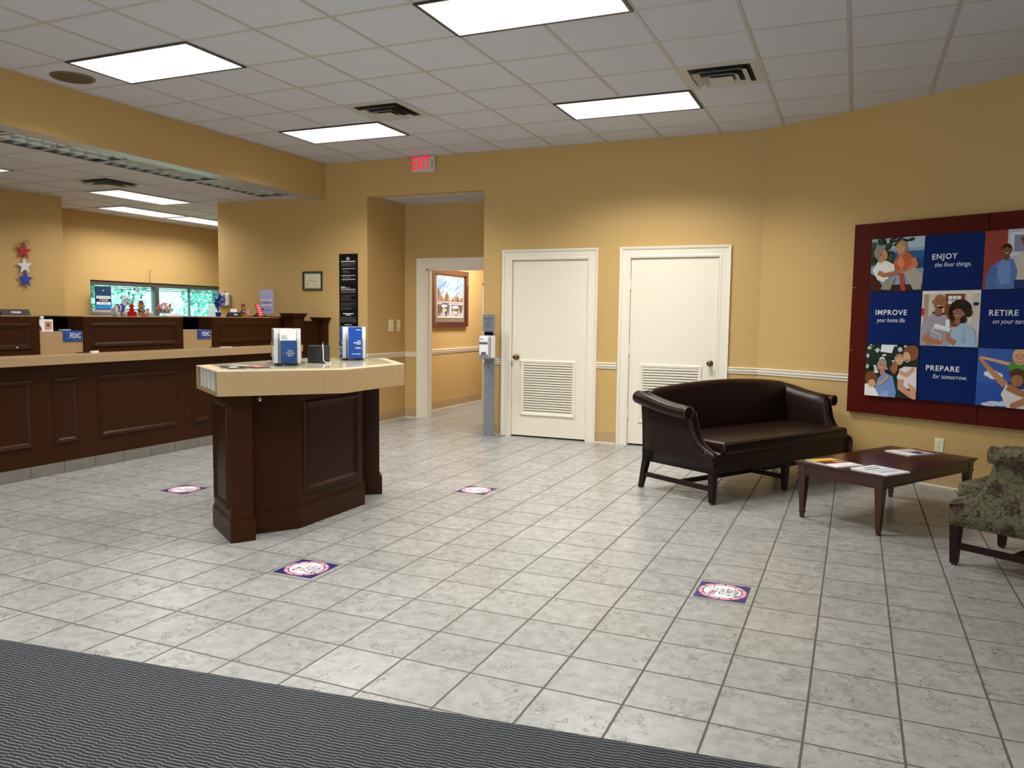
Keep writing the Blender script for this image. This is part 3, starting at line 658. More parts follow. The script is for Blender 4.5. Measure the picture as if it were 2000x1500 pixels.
for q in (0, 1):
    P = kp(pil if q == 0 else mir(pil)[::-1]); mb = MB(); mb.prism(P, 0, .9)
    if q == 0: seg_ring(mb, P[0], P[1], .04, .04, .19, .86, .04, .014)
    c = Vector((sum(p[0] for p in P) / 4, sum(p[1] for p in P) / 4))
    P2 = [tuple(c + (Vector(p) - c) * (1 + .022 / (Vector(p) - c).length)) for p in P]; mb.prism(P2, 0, .135)
    P3 = [tuple(c + (Vector(p) - c) * (1 + .012 / (Vector(p) - c).length)) for p in P]; mb.prism(P3, .135, .15)
    mb.build('pilaster', BROWN, ki, bevel=.003)
topp = [(-1.373, -4.522), (-.861, -4.875), (-.353, -4.323), (-.353, -3.607), (-.861, -3.055), (-1.373, -3.408)]
T = kp(topp); TZ0, TZ1 = .9, 1.045
mb = MB(); mb.prism(T, TZ0, TZ0 + .012)
def inward(p, q, t, c=Vector((-.0, 0))):
    p = Vector(p); q = Vector(q); d = (q - p).normalized(); n = Vector((-d.y, d.x)); return n * t
for i in range(1, 6):
    p = Vector(T[i]); q = Vector(T[(i + 1) % 6]); n = inward(p, q, .018)
    mb.prism([tuple(p), tuple(q), tuple(q + n), tuple(p + n)], TZ0 + .012, TZ1)
p, q = Vector(T[0]), Vector(T[1]); d = (q - p).normalized(); n = inward(p, q, .02); L = (q - p).length
mb.prism([tuple(p), tuple(p + d * .03), tuple(p + d * .03 + n), tuple(p + n)], TZ0 + .012, TZ1)
mb.prism([tuple(q - d * .035), tuple(q), tuple(q + n), tuple(q - d * .035 + n)], TZ0 + .012, TZ1)
mb.prism([tuple(p), tuple(q), tuple(q + n), tuple(p + n)], TZ0 + .012, TZ0 + .026)
mb.build('counter_box', LAMIN, ki)
mb = MB(); mb.prism(T, TZ1, TZ1 + .004); mb.build('deck', mat('cream_laminate_deck', (.62, .52, .34), .35, var=.08, vscale=30), ki)
c = Vector((sum(x for x, y in T) / 6, sum(y for x, y in T) / 6)); T2 = [tuple(c + (Vector(v_) - c) * .88) for v_ in T]
mb = MB(); mb.prism(T2, TZ1 + .004, TZ1 + .010); mb.build('glass_top', mat('grey_green_glass_top', (.56, .53, .40), .08, spec=.5), ki)
mb = MB(); nn = n.normalized(); mb.prism([tuple(p + d * .03 + nn * .24), tuple(q - d * .035 + nn * .24), tuple(q - d * .035 + nn * .25), tuple(p + d * .03 + nn * .25)], TZ0 + .012, TZ1)
mb.prism([tuple(p + d * .03 + nn * .01), tuple(q - d * .035 + nn * .01), tuple(q - d * .035 + nn * .25), tuple(p + d * .03 + nn * .25)], TZ0 + .0125, TZ0 + .018)
mb.build('slot_lining', mat('cream_slot_lining', (.74, .70, .58), .6), ki)
for i in range(1, 5):
    u = .03 + (L - .065) * i / 5; e = p + d * u
    mb = MB(); mb.prism([tuple(e), tuple(e + d * .004), tuple(e + d * .004 + nn * .23), tuple(e + nn * .23)], TZ0 + .018, TZ1); mb.build('divider', mat('pale_divider', (.62, .60, .52), .3), ki)
mb = MB(); mb.lathe((-.79 - K.x, -4.62 - K.y, .868), [(.004, 0), (.004, .015), (.014, .02), (.014, .026), (.002, .03)], 12, ax='x'); mb.build('lock', CHROME, ki)
ZT = TZ1 + .0105

# ================================================================== FLOOR DECALS
def decal(label, x, y):
    root = thing('floor_sticker', label, 'sticker', M=frame_m((x, y, .0008), (0, 1, 0), (-1, 0, 0)), group='social distancing stickers on the floor')
    w_ = .252
    mb = MB(); mb.box((-w_ / 2, -w_ / 2, 0), (w_ / 2, w_ / 2, .0006)); mb.build('backing', mat('navy_sticker', (.022, .018, .13), .4), root)
    a = Art(1, 1, .0008); a.w = a.h = w_
    def R(c, r0, r1, t0, t1, n=8):
        P = [(r1 * math.cos(t0 + (t1 - t0) * k / n), r1 * math.sin(t0 + (t1 - t0) * k / n)) for k in range(n + 1)] + [(r0 * math.cos(t1 - (t1 - t0) * k / n), r0 * math.sin(t1 - (t1 - t0) * k / n)) for k in range(n + 1)]
        mb.f([mb.v((x_ * w_, y_ * w_, .0009)) for x_, y_ in P])
    mb = MB()
    for i in range(12): R(0, .392, .472, i * PI / 6 + .03, (i + 1) * PI / 6 - .03)
    mb.build('ring', mat('pink_ring', (.80, .30, .36), .45), root)
    mb = MB(); mb.f([mb.v((.37 * w_ * math.cos(2 * PI * k / 40), .37 * w_ * math.sin(2 * PI * k / 40), .001)) for k in range(40)]); mb.build('disc', PAPER, root)
    dk = mat('dark_grey_ink', (.02, .02, .03), .5)
    text(root, 'lettering', 'STAY\n6 FEET\nAPART', .040, .0, -.036, .0013, dk, bold=.0009, line=.85, ext=0)
    text(root, 'lettering', 'First\nCitizens\nBank', .021, .010, .050, .0013, dk, 'LEFT', line=.95, ext=0)
    lg = Art(w_, w_, .0011)
    def q(c, pts): lg.k += 1; lg.mb.f([lg.mb.v((x_ * w_, y_ * w_, .0012 + lg.k * .00004)) for x_, y_ in pts], lg.mi(c))
    for i in range(3):
        yy = .235 - i * .045; cc = ['b3202a', 'b3202a', 'b3202a'][i]
        q(cc, [(-.20, yy - .03), (-.15, yy - .012), (-.10, yy - .035), (-.05, yy - .012), (-.05, yy + .012), (-.10, yy - .008), (-.15, yy + .016), (-.20, yy - .004)])
    q('1d2a6b', [(-.05, .10), (-.005, .10), (-.005, .26), (-.05, .2)]); q('1d2a6b', [(-.24, .11), (-.205, .16), (-.205, .25), (-.245, .25)])
    lg.build('logo', root); return root
dc = decal('floor sticker between the writing desk and the grey mat', -.14, -4.986)
for lab, x, y in (('floor sticker on its own in the open floor at lower right', 1.999, -4.382), ('floor sticker behind the writing desk, toward the closed doors', -.17, -2.802), ('floor sticker beside the teller counter, left of the writing desk', -2.244, -3.803)):
    c = copy_tree(dc); c.matrix_world = frame_m((x, y, .0008), (0, 1, 0), (-1, 0, 0)); c['label'] = lab

# ================================================================== ENTRANCE MAT
a0 = Vector((-.701, -6.318)); a1 = Vector((2.222, -5.972)); dd = (a1 - a0).normalized(); ang = math.atan2(dd.y, dd.x)
mt = thing('floor_mat', 'grey ribbed entrance mat covering the lower left floor', 'mat', (a0.x - dd.x * 1.0, a0.y - dd.y * 1.0, 0), ang)
mb = MB(); mb.box((0, -2.7, 0), (4.9, -.004, .007)); mb.build('pile', mat_carpet(), mt)
mb = MB(); mb.box((0, -.006, 0), (4.9, .004, .005)); mb.build('edging', mat('dark_mat_edge', (.04, .033, .028), .8), mt)

# ================================================================== SOFA
def furniture(kind, W, D, LM, WM, root, nlegs, camel, seat_sub=True):
    hp = [(-.002, .375), (.02, .39), (.06, .408), (.10, .428), (.14, .456), (.17, .492), (.195, .54), (.21, .59), (.222, .64), (.235, .69), (.26, .722), (.40, .733), (.52, .752), (.64, .78), (D, .805)]
    for side in (0, 1):
        def X(x): return x if side == 0 else W - x
        mb = MB(); secs = []
        for v_, h in hp:
            f = min(1, max(0, (h - .40) / .3))
            o = -.03 * f
            secs.append([(X(p[0]), v_, p[1]) for p in ((.0, .235), (.0, .33), (o * .35, .33 + (h - .33) * .45), (o, h - .05), (o + .012, h - .012), (.03 + o * .3, h), (.062 + o * .3, h - .012), (.078, h - .045 - .03 * f), (.088, .38 + (h - .38) * .35), (.10, .33), (.10, .235))])
        mb.loft(secs); mb.build('arm', LM, root, smooth=True, bevel=0)
        mb = MB(); P = [(X(-.043), v_, h - .05) for v_, h in hp if v_ > .25]; P.insert(0, (X(-.043), .222, .674)); P[-1] = (X(-.040), D, .748); P.append((X(-.028), D + .035, .752))
        rs = [.047 + .007 * k / (len(P) - 1) for k in range(len(P))]; mb.tube(P, rs, 18); 
        mb.build('arm_roll', LM, root, smooth=True, bevel=.004)
        mb = MB(); c0 = Vector(P[0]); ringp = [(c0.x + .046 * math.cos(t), c0.y - .002, c0.z + .046 * math.sin(t)) for t in [2 * PI * k / 20 for k in range(21)]]; mb.tube(ringp, .0035, 6)
        mb.tube([(X(.004 - .0105 * min(1, max(0, (h - .40) / .3))), v_ - .001, h - .012) for v_, h in hp if v_ < .236], .0028, 6)
        mb.tube([(X(.068 - .009 * min(1, max(0, (h - .40) / .3))), v_ - .001, h - .014) for v_, h in hp if v_ < .236], .0028, 6)
        mb.build('piping', WM, root, smooth=True)
    # back
    mb = MB(); secs = []; n = 28
    for i in range(n + 1):
        u = W * i / n; t = math.sin(PI * i / n) ** .65 if 0 < i < n else 0
        hb = .805 + camel * t
        q = .02 if i in (0, n) else 0
        secs.append([(u, D - .13, .40), (u, D - .12, .60), (u, D - .075, hb - .05), (u, D - .06, hb - .014), (u, D - .035, hb), (u, D - .005, hb - .008), (u, D + .012, hb - .035), (u, D + .005, .55), (u, D, .235), (u, D - .12, .235)])
    mb.loft(secs); mb.build('backrest', LM, root, smooth=True)
    mb = MB(); rbox(mb, (.012, .004, .236), (W - .012, D - .02, .376), .008, 2); mb.build('seat_rail', LM, root)
    mb = MB(); P = [(.105, .0), (W - .105, .0), (W - .105, D - .12), (.105, D - .12)]
    rbox(mb, (.102, -.018, .372), (W - .102, D - .10, .468), .028, 4); mb.build('seat_cushion', LM, root, smooth=True)
    mb = MB()
    for z in (.456, .384): mb.tube([(.12, D - .2, z), (.105, .02, z), (.13, -.016, z), (W - .13, -.016, z), (W - .105, .02, z), (W - .12, D - .2, z)], .004, 6)
    mb.build('cushion_piping', WM, root, smooth=True)
    xs = [.028 + (W - .056) * i / (nlegs - 1) for i in range(nlegs)]
    for x in xs:
        mb = MB(); mb.taper((x, .028, .012), (x, .028, .24), .038, .056); mb.build('leg', WOODLEG, root, bevel=.003)
        mb = MB(); mb.lathe((x, .028, 0), [(.016, 0), (.016, .012)], 10); mb.build('foot_glide', BLACK, root)
        mb = MB(); mb.taper((x, D + .035, .0), (x, D - .02, .24), .036, .052); mb.build('leg', WOODLEG, root, bevel=.003)
        mb = MB(); mb.bar((x, .04, .115), (x, D - .0, .118), .022, .036); mb.build('stretcher', WOODLEG, root)
    mb = MB(); mb.bar((xs[0], D * .48, .117), (xs[-1], D * .48, .117), .022, .036); mb.build('stretcher', WOODLEG, root)
SA = math.radians(59)
sofa = thing('sofa', 'dark brown leather camelback sofa with rolled arms', 'sofa', (1.640, -2.500, 0), SA)
furniture('sofa', 1.83, .74, LEATHER, WELT, sofa, 3, .062)
FLORAL = floral_mat()
chair = thing('armchair', 'green and brown floral upholstered armchair cut by the right edge', 'armchair', (0, 0, 0), SA + PI)
# chair faces the sofa: its left front leg (seen from us) stands at (3.12,-3.352)
Wc = .66; wv = Vector((math.cos(SA), math.sin(SA), 0)); bv = Vector((math.sin(SA), -math.cos(SA), 0))
chair.location = Vector((3.105, -3.345, 0)) + wv * Wc
furniture('chair', Wc, .70, FLORAL, mat('floral_piping', (.11, .10, .05), .7), chair, 2, .01)
chair.scale = (1, 1, 1)

# ================================================================== COFFEE TABLE
MAHO = mat('glossy_mahogany', (.040, .0065, .0040), .20, coat=.3, var=.3, vscale=5)
ct = thing('coffee_table', 'low rectangular mahogany coffee table with tapered legs', 'table', Vector((1.656, -2.489, 0)), SA)
u0, u1, v0_, v1_ = .225, 1.465, -1.165, -.53; tz = .402
mb = MB(); mb.box((u0 - .012, v0_ - .012, tz - .014), (u1 + .012, v1_ + .012, tz)); mb.box((u0 - .004, v0_ - .004, tz - .026), (u1 + .004, v1_ + .004, tz - .014)); mb.build('tabletop', MAHO, ct, bevel=.003)
mb = MB(); ap = .012; mb.box((u0 + .01, v0_ + .01, tz - .092), (u1 - .01, v0_ + .03, tz - .026)); mb.box((u0 + .01, v1_ - .03, tz - .092), (u1 - .01, v1_ - .01, tz - .026)); mb.box((u0 + .01, v0_ + .03, tz - .092), (u0 + .03, v1_ - .03, tz - .026)); mb.box((u1 - .03, v0_ + .03, tz - .092), (u1 - .01, v1_ - .03, tz - .026))
mb.box((u0 + .004, v0_ + .004, tz - .092), (u1 - .004, v0_ + .012, tz - .084)); mb.box((u0 + .004, v1_ - .012, tz - .092), (u1 - .004, v1_ - .004, tz - .084)); mb.box((u0 + .004, v0_, tz - .092), (u0 + .012, v1_, tz - .084)); mb.box((u1 - .012, v0_, tz - .092), (u1 - .004, v1_, tz - .084))
mb.build('apron', MAHO, ct)
for x, y in ((u0 + .035, v0_ + .035), (u0 + .035, v1_ - .035), (u1 - .035, v0_ + .035), (u1 - .035, v1_ - .035)):
    mb = MB(); mb.taper((x, y, .045), (x, y, tz - .026), .030, .062); mb.box((x - .017, y - .017, .035), (x + .017, y + .017, .045)); mb.taper((x, y, 0), (x, y, .035), .024, .028)
    leg = mb.build('leg', MAHO, ct, bevel=.002)
TM = Matrix.Translation((1.656, -2.489, 0)) @ Matrix.Rotation(SA, 4, 'Z')
def magazine(name, label, u, v_, rot, w_, h_, n, shapes, cover, group):
    M = TM @ Matrix.Translation((u, v_, tz)) @ Matrix.Rotation(rot, 4, 'Z')
    r = thing(name, label, 'magazine', M=M, group=group); mb = MB()
    for i in range(n):
        a = random.uniform(-.03, .03); mb.M = Matrix.Rotation(a, 4, 'Z'); mb.box((-w_ / 2, -h_ / 2, i * .0032 + .0002), (w_ / 2, h_ / 2, i * .0032 + .0032))
    mb.build('pages', PAPER, r)
    a = Art(w_, h_, 0); a.rect(cover, 0, 0, 1, 1); shapes(a)
    o = a.build('cover', r); o.location = (-w_ / 2, -h_ / 2, n * .0032 + .0003); return r
def cov1(a):
    a.rect('f2f0ee', .0, .62, 1, 1); a.rect('8a2a2a', .1, .3, .6, .6); a.ell('c98a6a', .3, .45, .14, .12); a.rect('e8b81c', .05, .05, .95, .28); a.rect('3b3430', .6, .3, .95, .6); a.rect('d9d4cf', .08, .9, .9, .95); a.ell('5a3a2a', .75, .48, .1, .09)
def cov2(a):
    a.rect('e6e9ef', .05, .05, .95, .95); a.rect('2b2f3a', .1, .62, .7, .68); a.rect('9aa4b4', .1, .45, .9, .5); a.rect('1c1c22', .3, .8, .9, .84); a.rect('b9c0cc', .12, .2, .85, .35)
def cov3(a):
    a.rect('f3f1f0', .0, .7, 1, 1); a.rect('3c5a8a', .1, .42, .5, .66); a.rect('7a2620', .0, .0, 1, .16); a.rect('d8c9b8', .5, .3, .95, .6); a.ell('5e3b30', .4, .4, .12, .1); a.rect('c8ccd4', .1, .2, .8, .28)
magazine('magazine', 'magazine with yellow and red cover at the near left corner of the coffee table', .36, -.73, 2.9, .23, .30, 2, cov1, 'a0938a', 'magazines on the coffee table')
magazine('magazine', 'white magazines fanned at the near right corner of the coffee table', .36, -1.065, -.12, .24, .27, 3, cov2, 'f4f4f6', 'magazines on the coffee table')
magazine('magazine', 'magazine at the far end of the coffee table, below the wall outlet', 1.29, -.79, 1.33, .23, .30, 2, cov3, 'b9a9a0', 'magazines on the coffee table')

# ================================================================== DISPLAY BOARD (right wall)
BZ0, BZ1, BS0 = .558, 2.255, 1.018
bd = thing('wall_display', 'large mahogany wall display with blue slogan squares and family photos', 'display', M=onright(BS0, BZ0))
MAHB = mat('mahogany_board', (.085, .0065, .0030), .45, spec=.15, var=.18, vscale=3)
cw, chh = 1.128, (BZ1 - BZ0) / 3
for i in range(2):
    for j in range(3):
        mb = MB(); mb.box((i * cw + (.003 if i else 0), j * chh + .0025, .0), ((i + 1) * cw - (.003 if i == 0 else 0), (j + 1) * chh - .0025, .045)); mb.build('backing_panel', MAHB, bd)
for j in (1, 2):
    mb = MB(); mb.box((-.001, j * chh - .004, .03), (.03, j * chh + .004, .047)); mb.build('metal_clip', CHROME, bd)
TS = .467; TX = 1.20 - BS0; TYT = 2.113 - BZ0
def tile(i, j): return TX + i * TS, TYT - (j + 1) * (TS - .005)
TW, TH = TS - .004, TS - .009
BLUE = mat('display_blue', (.002, .018, .125), .5, spec=.12)
def square(i, j):
    x, y = tile(i, j); mb = MB(); mb.box((x, y, .045), (x + TW, y + TH, .07)); o = mb.build('photo_square', [BLUE], bd); return o, x, y
def slogan(i, j, t, s2, x1, x2):
    o, x, y = square(i, j); o['label'] = 'blue square reading ' + t + ' ' + s2.replace('.', '')
    WT = mat('white_lettering', (.85, .85, .86), .5)
    text(o, 'lettering', t, .063, x + .06, y + TH * .60, .0712, WT, 'LEFT', bold=.0012, ext=.0003, track=1.14)
    text(o, 'lettering', s2, .054, x + x1, y + TH * .455, .0712, WT, 'LEFT', shear=.25, ext=.0003, sx=x2)
slogan(1, 0, 'ENJOY', 'the finer things.', .085, .86); slogan(0, 1, 'IMPROVE', 'your home life.', .078, .78)
slogan(2, 1, 'RETIRE', 'on your terms.', .09, .86); slogan(1, 2, 'PREPARE', 'for tomorrow.', .12, .86)
slogan(3, 0, 'SAVE', 'for today.', .08, .86); slogan(3, 2, 'GROW', 'your future.', .08, .86)
for o in list(bpy.data.objects):
    if o.name.startswith('photo_square') and o.get('label', '').split(' reading ')[-1][:4] in ('SAVE', 'GROW'):
        for ch in [q for q in bpy.data.objects if q.parent == o]: bpy.data.objects.remove(ch)
        o['label'] = 'plain blue square'
def photo(i, j, fn, label):
    o, x, y = square(i, j); o['label'] = label; a = Art(TW, TH, 0); fn(a); p = a.build('printed_photo', o); p.location = (x, y, .0705)
def ph_chairs(a):   # couple in garden chairs by the water
    a.rect('8fa7c4', 0, 0, 1, 1); a.rect('2f5f92', 0, .5, 1, .74); a.rect('b8c6d8', .3, .8, 1, 1); a.rect('1d4a7a', .55, .42, 1, .6)
    for k in range(26):
        a.ell(random.choice(['1e3520', '27452a', '16281a', '34563a']), random.uniform(0, .42), random.uniform(.5, 1), .09, .06, random.uniform(0, 3), 8)
    for k in range(10): a.ell('20351f', random.uniform(.35, .78), random.uniform(.86, 1), .07, .03, random.uniform(-.5, .5), 8)
    a.poly('4a1f16', [(0, .35), (.12, .28), (.32, 0), (0, 0)]); a.rect('3a2a20', .3, 0, 1, .12)
    a.poly('c9603c', [(.44, .55), (.56, .70), (.72, .72), (.84, .58), (.86, .40), (.5, .38)])          # her shirt
    a.poly('e08a62', [(.5, .52), (.58, .66), (.66, .5), (.6, .4)])
    a.limb('d87a50', [(.80, .60), (.86, .48), (.74, .42)], .055, .04); a.ell('c68a66', .8, .45, .04, .035)
    a.ell('a9835a', .585, .80, .115, .145); a.head(.565, .795, .085, 'd9a07c', '5a3020', 'b8905c', .1)
    a.poly('ece9e0', [(.05, .40), (.14, .56), (.30, .58), (.46, .50), (.48, .36), (.36, .30), (.38, .14), (.15, .22)])  # his shirt
    a.limb('b07450', [(.16, .36), (.28, .30), (.56, .36)], .05, .035); a.ell('c08662', .64, .36, .06, .035)
    a.poly('9a9686', [(.30, .22), (.50, .26), (.40, .02), (.22, .04)]); a.poly('b4ac98', [(.66, .34), (.86, .44), (1, .30), (.98, .02), (.84, .02)]); a.poly('c4452c', [(.56, .32), (.64, .32), (.70, 0), (.62, 0)])
    a.ell('8d8478', .17, .73, .11, .135, .3); a.ell('c08a68', .25, .70, .075, .115, .35); a.ell('c08a68', .20, .60, .06, .06); a.ell('a06a4a', .2, .70, .02, .035)
    a.ell('8d8478', .20, .82, .10, .05, .5)
def ph_couple_brick(a):
    a.rect('9c3f33', 0, 0, 1, 1)
    for k in range(22): a.rect('b96a5a', 0, k / 22, 1, k / 22 + .006)
    a.rect('c7c2d6', .36, .2, 1, 1); a.rect('e5e2ee', .40, .55, .95, .95); a.rect('d8d2cc', .36, .2, .39, 1); a.rect('8f93b5', .46, .62, .7, .9)
    a.poly('d8cdbb', [(.50, .0), (.52, .56), (.66, .66), (.98, .64), (1, .0)]); a.ell('6d4630', .68, .70, .07, .09); a.head(.68, .82, .12, '7d5138', '2a1712', '2b2320', -.05, bald=True)
    a.poly('5f80bf', [(.05, .0), (.14, .40), (.30, .52), (.46, .50), (.54, .30), (.50, .0)]); a.poly('7a98d2', [(.2, .36), (.3, .5), (.42, .46), (.44, .1), (.28, .08)]); a.limb('5475b4', [(.18, .38), (.10, .12), (.2, .02)], .07, .05)
    a.ell('7b4d36', .36, .54, .05, .06); a.head(.36, .645, .085, '8a5840', '2b1510', '2e1c18', .05); a.rect('2c3e6e', .5, 0, 1, .15)
def ph_painting(a):
    a.rect('d9cbbd', 0, 0, 1, 1); a.rect('b39a86', .04, 0, .12, 1); a.rect('8c4a26', .40, .35, .74, .94); a.rect('eee8e0', .0, .94, 1, 1); a.rect('e8e0d6', .78, 0, .86, 1)
    for i in range(3):
        for j in range(2): a.rect('eef0f4', .46 + i * .075, .76 + j * .08, .525 + i * .075, .825 + j * .08)
    a.ell('20242a', .93, .76, .05, .03); a.rect('c23b2a', 0, .55, .05, .68)
    a.poly('a7a2ae', [(.0, .0), (.02, .40), (.16, .56), (.26, .60), (.44, .56), (.54, .38), (.50, .0)]); a.poly('8d8996', [(.10, .0), (.14, .34), (.2, .0)])
    a.poly('23242c', [(.19, .60), (.30, .53), (.41, .58), (.40, .61), (.30, .56), (.21, .63)])
    a.ell('9a6244', .30, .62, .07, .07); a.head(.31, .79, .13, 'a9704f', '2c1812', None, -.08, True); a.ell('3a241c', .33, .70, .05, .022)
    a.limb('b57a58', [(.05, .16), (.2, .09), (.36, .07)], .065, .04)
    for k in range(30):
        t = random.uniform(0, 2 * PI); a.ell(random.choice(['2a1813', '3a231b', '1e120e']), .68 + .13 * math.cos(t), .62 + .15 * math.sin(t), .075, .075, 0, 10)
    a.poly('a8c3dc', [(.50, .0), (.56, .28), (.70, .42), (.82, .42), (.94, .28), (.97, .0)]); a.poly('8fb0cf', [(.72, .1), (.76, .34), (.8, .05)])
    a.ell('a06a4c', .64, .45, .05, .06); a.head(.655, .60, .105, 'a8704f', '3a1d16', '2a1813', -.25)
    a.limb('b57a58', [(.62, .06), (.52, .12), (.49, .2)], .055, .035)
    a.poly('eef0f2', [(.24, .34), (.52, .27), (.54, .33), (.26, .41)]); a.poly('d4d7dc', [(.25, .34), (.52, .27), (.52, .25), (.25, .31)]); a.rect('f4f4f4', .445, .34, .515, .48)
    a.limb('f2f2f2', [(.245, .36), (.22, .27), (.37, .20), (.365, .1)], .006, .006)
def ph_family(a):
    a.rect('26352c', 0, 0, 1, 1)
    for k in range(40): a.ell(random.choice(['dfe8ea', 'b9cdcc', '1a2620', '3c5240', '141d18']), random.uniform(0, .8), random.uniform(.45, 1), random.uniform(.02, .06), random.uniform(.02, .05), 0, 8)
    a.poly('e7eef0', [(.28, .86), (.5, .84), (.55, 1), (.3, 1)])
    a.poly('7797c9', [(.16, .02), (.26, .36), (.40, .46), (.54, .40), (.62, .1), (.6, .0)]); a.poly('93afd8', [(.34, .1), (.5, .12), (.46, .0), (.3, .0)])
    a.ell('c08a6c', .34, .46, .05, .06); a.head(.32, .60, .095, 'c98f70', '4a2a20', '9a948e', -.15)
    a.poly('f0eeee', [(0, 0), (0, .22), (.12, .26), (.24, .1), (.3, 0)]); a.ell('7c4a2e', .12, .34, .125, .135); a.ell('d9a384', .14, .24, .075, .08); a.limb('d39a7a', [(.26, .22), (.36, .30), (.44, .38)], .03, .025)
    a.poly('a8683f', [(.48, .55), (.56, .70), (.66, .80), (.62, .5), (.56, .44)])
    a.poly('e9e2e0', [(.62, .40), (.74, .60), (.98, .60), (1, .16), (.8, .2), (.66, .3)]); a.ell('8b5638', .87, .86, .15, .15); a.ell('e0a98a', .79, .78, .07, .10, .2); a.poly('2a1410', [(.76, .72), (.82, .74), (.80, .70)])
    a.head(.66, .72, .085, 'e3b091', '5a3020', 'b98a5c', .1); a.limb('dba283', [(.66, .50), (.80, .44), (.92, .56)], .04, .035); a.limb('d39a7a', [(.70, .36), (.70, .2), (.92, .06)], .055, .05); a.poly('d9a283', [(.84, .30), (1, .2), (1, 0), (.93, 0)])
def ph_sky(a):
    a.rect('3f62b2', 0, 0, 1, 1); a.rect('2f55a8', 0, 0, 1, .4)
    for x, y in ((.2, .56), (.27, .52), (.33, .54), (.24, .58)): a.ell('e6ebf5', x, y, .09, .05)
    for x, y in ((.3, .06), (.4, .05), (.5, .08), (.22, .03)): a.ell('c9d6ee', x, y, .12, .035)
    a.poly('e3ded8', [(.50, 0), (.40, .22), (.48, .42), (.75, .42), (1, .3), (1, 0)])
    a.limb('c48a62', [(.46, .38), (.22, .62), (.04, .82)], .06, .025); a.limb('e0ab84', [(.52, .74), (.26, .80), (.06, .84)], .03, .02)
    a.poly('4f9a3a', [(.48, .72), (.56, .80), (.76, .78), (.98, .72), (.9, .5), (.58, .5)]); a.poly('2c3f7c', [(.48, .40), (.62, .52), (.9, .5), (.84, .34), (.6, .32)])
    a.head(.66, .86, .115, 'dba079', '6a3a20', 'd9bb84', .05); a.ell('5a3a26', .64, .58, .12, .10); a.ell('a9714c', .64, .47, .095, .10); a.limb('b0764e', [(.50, .36), (.66, .28), (.86, .22)], .06, .05)
    a.limb('b97e56', [(.98, .34), (.82, .16), (.6, .04)], .06, .05)
photo(0, 0, ph_chairs, 'photo of two people sitting outdoors by water'); photo(2, 0, ph_couple_brick, 'photo of two people before a brick wall')
photo(1, 1, ph_painting, 'photo of two people holding paint rollers'); photo(0, 2, ph_family, 'photo of a group hugging before trees'); photo(2, 2, ph_sky, 'photo of a child on shoulders against blue sky')

# ================================================================== THINGS ON THE BACK WALL
ex = thing('exit_sign', 'white illuminated sign with red EXIT letters above the alcove', 'sign', M=onback(-2.2475, 3.19))
mb = MB(); rbox(mb, (-.155, -.095, 0), (.155, .095, .045), .02, 3); mb.build('housing', mat('offwhite_sign_plastic', (.62, .56, .48), .4), ex)
text(ex, 'lettering', 'EXIT', .205, -.03, .003, .046, emis('red_exit_glow', (1, .02, .05), 1.1), bold=.0035, sx=.60, ext=.001)
mb = MB(); a_, b_ = .105, .0; mb.box((.10, -.04, .045), (.135, -.035, .047)); mb.box((.10, .035, .045), (.135, .04, .047)); mb.box((.13, -.04, .045), (.135, .04, .047)); mb.box((.115, -.03, .045), (.122, .03, .0465)); mb.build('arrow_mark', mat('grey_mark', (.12, .11, .10), .5), ex)

ce = thing('framed_certificate', 'small black-framed certificate on the wall left of the tall black poster', 'certificate', M=onback(-4.05, 1.70))
def frame(root, w_, h_, t, d, m, name='frame'):
    mb = MB(); mb.box((0, 0, 0), (w_, t, d)); mb.box((0, h_ - t, 0), (w_, h_, d)); mb.box((0, t, 0), (t, h_ - t, d)); mb.box((w_ - t, t, 0), (w_, h_ - t, d)); return mb.build(name, m, root, bevel=.002)
frame(ce, .305, .24, .014, .018, BLACK)
a = Art(.277, .212, .004); a.rect('7f8a72', 0, 0, 1, 1); a.rect('d8d4b4', .06, .08, .94, .92); a.rect('b9b48e', .09, .115, .91, .12); a.rect('b9b48e', .09, .88, .91, .885)
for y_, x0_, x1_ in ((.78, .3, .7), (.7, .38, .62), (.56, .2, .5), (.5, .2, .8), (.44, .25, .75), (.3, .5, .85), (.22, .5, .85)): a.rect('8a8568', x0_, y_, x1_, y_ + .015)
a.ell('c2a64e', .22, .28, .07, .09); a.ell('e0cc82', .22, .28, .04, .055)
o = a.build('certificate_sheet', ce); o.location = (.014, .014, 0)

po = thing('notice_poster', 'tall narrow black poster of small white print', 'poster', M=onback(-3.482, .92))
pw, phh = .278, 1.235
mb = MB(); mb.box((0, 0, .002), (pw, phh, .008)); mb.build('sheet', mat('black_poster', (.007, .005, .006), .6, spec=.15), po)
a = Art(pw, phh, .0085); random.seed(3)
def lines(y1, y0, n, x0=.1, x1=.9, c='6a6462'):
    for i in range(n):
        y_ = y1 - (y1 - y0) * i / n; xe = x1 - random.choice((0, 0, .05, .25)); a.rect(c, x0, y_ - .0035, xe, y_)
a.rect('d0ccca', .1, .918, .88, .928); lines(.908, .87, 5, .12); a.rect('b8b4b2', .16, .848, .88, .854); lines(.842, .80, 5, .2, .6); a.rect('b8b4b2', .1, .778, .88, .785); lines(.773, .735, 5, .2, .9); a.rect('b8b4b2', .14, .736, .88, .743); lines(.728, .712, 2, .22, .5)
a.rect('e8e4e4', .1, .662, .33, .668); a.rect('e8e4e4', .1, .652, .57, .657); a.rect('c8c4c4', .1, .636, .88, .643); lines(.63, .60, 5); lines(.585, .52, 9, c='4e484a'); lines(.505, .465, 6, c='4e484a'); lines(.455, .43, 4, c='5a5454')
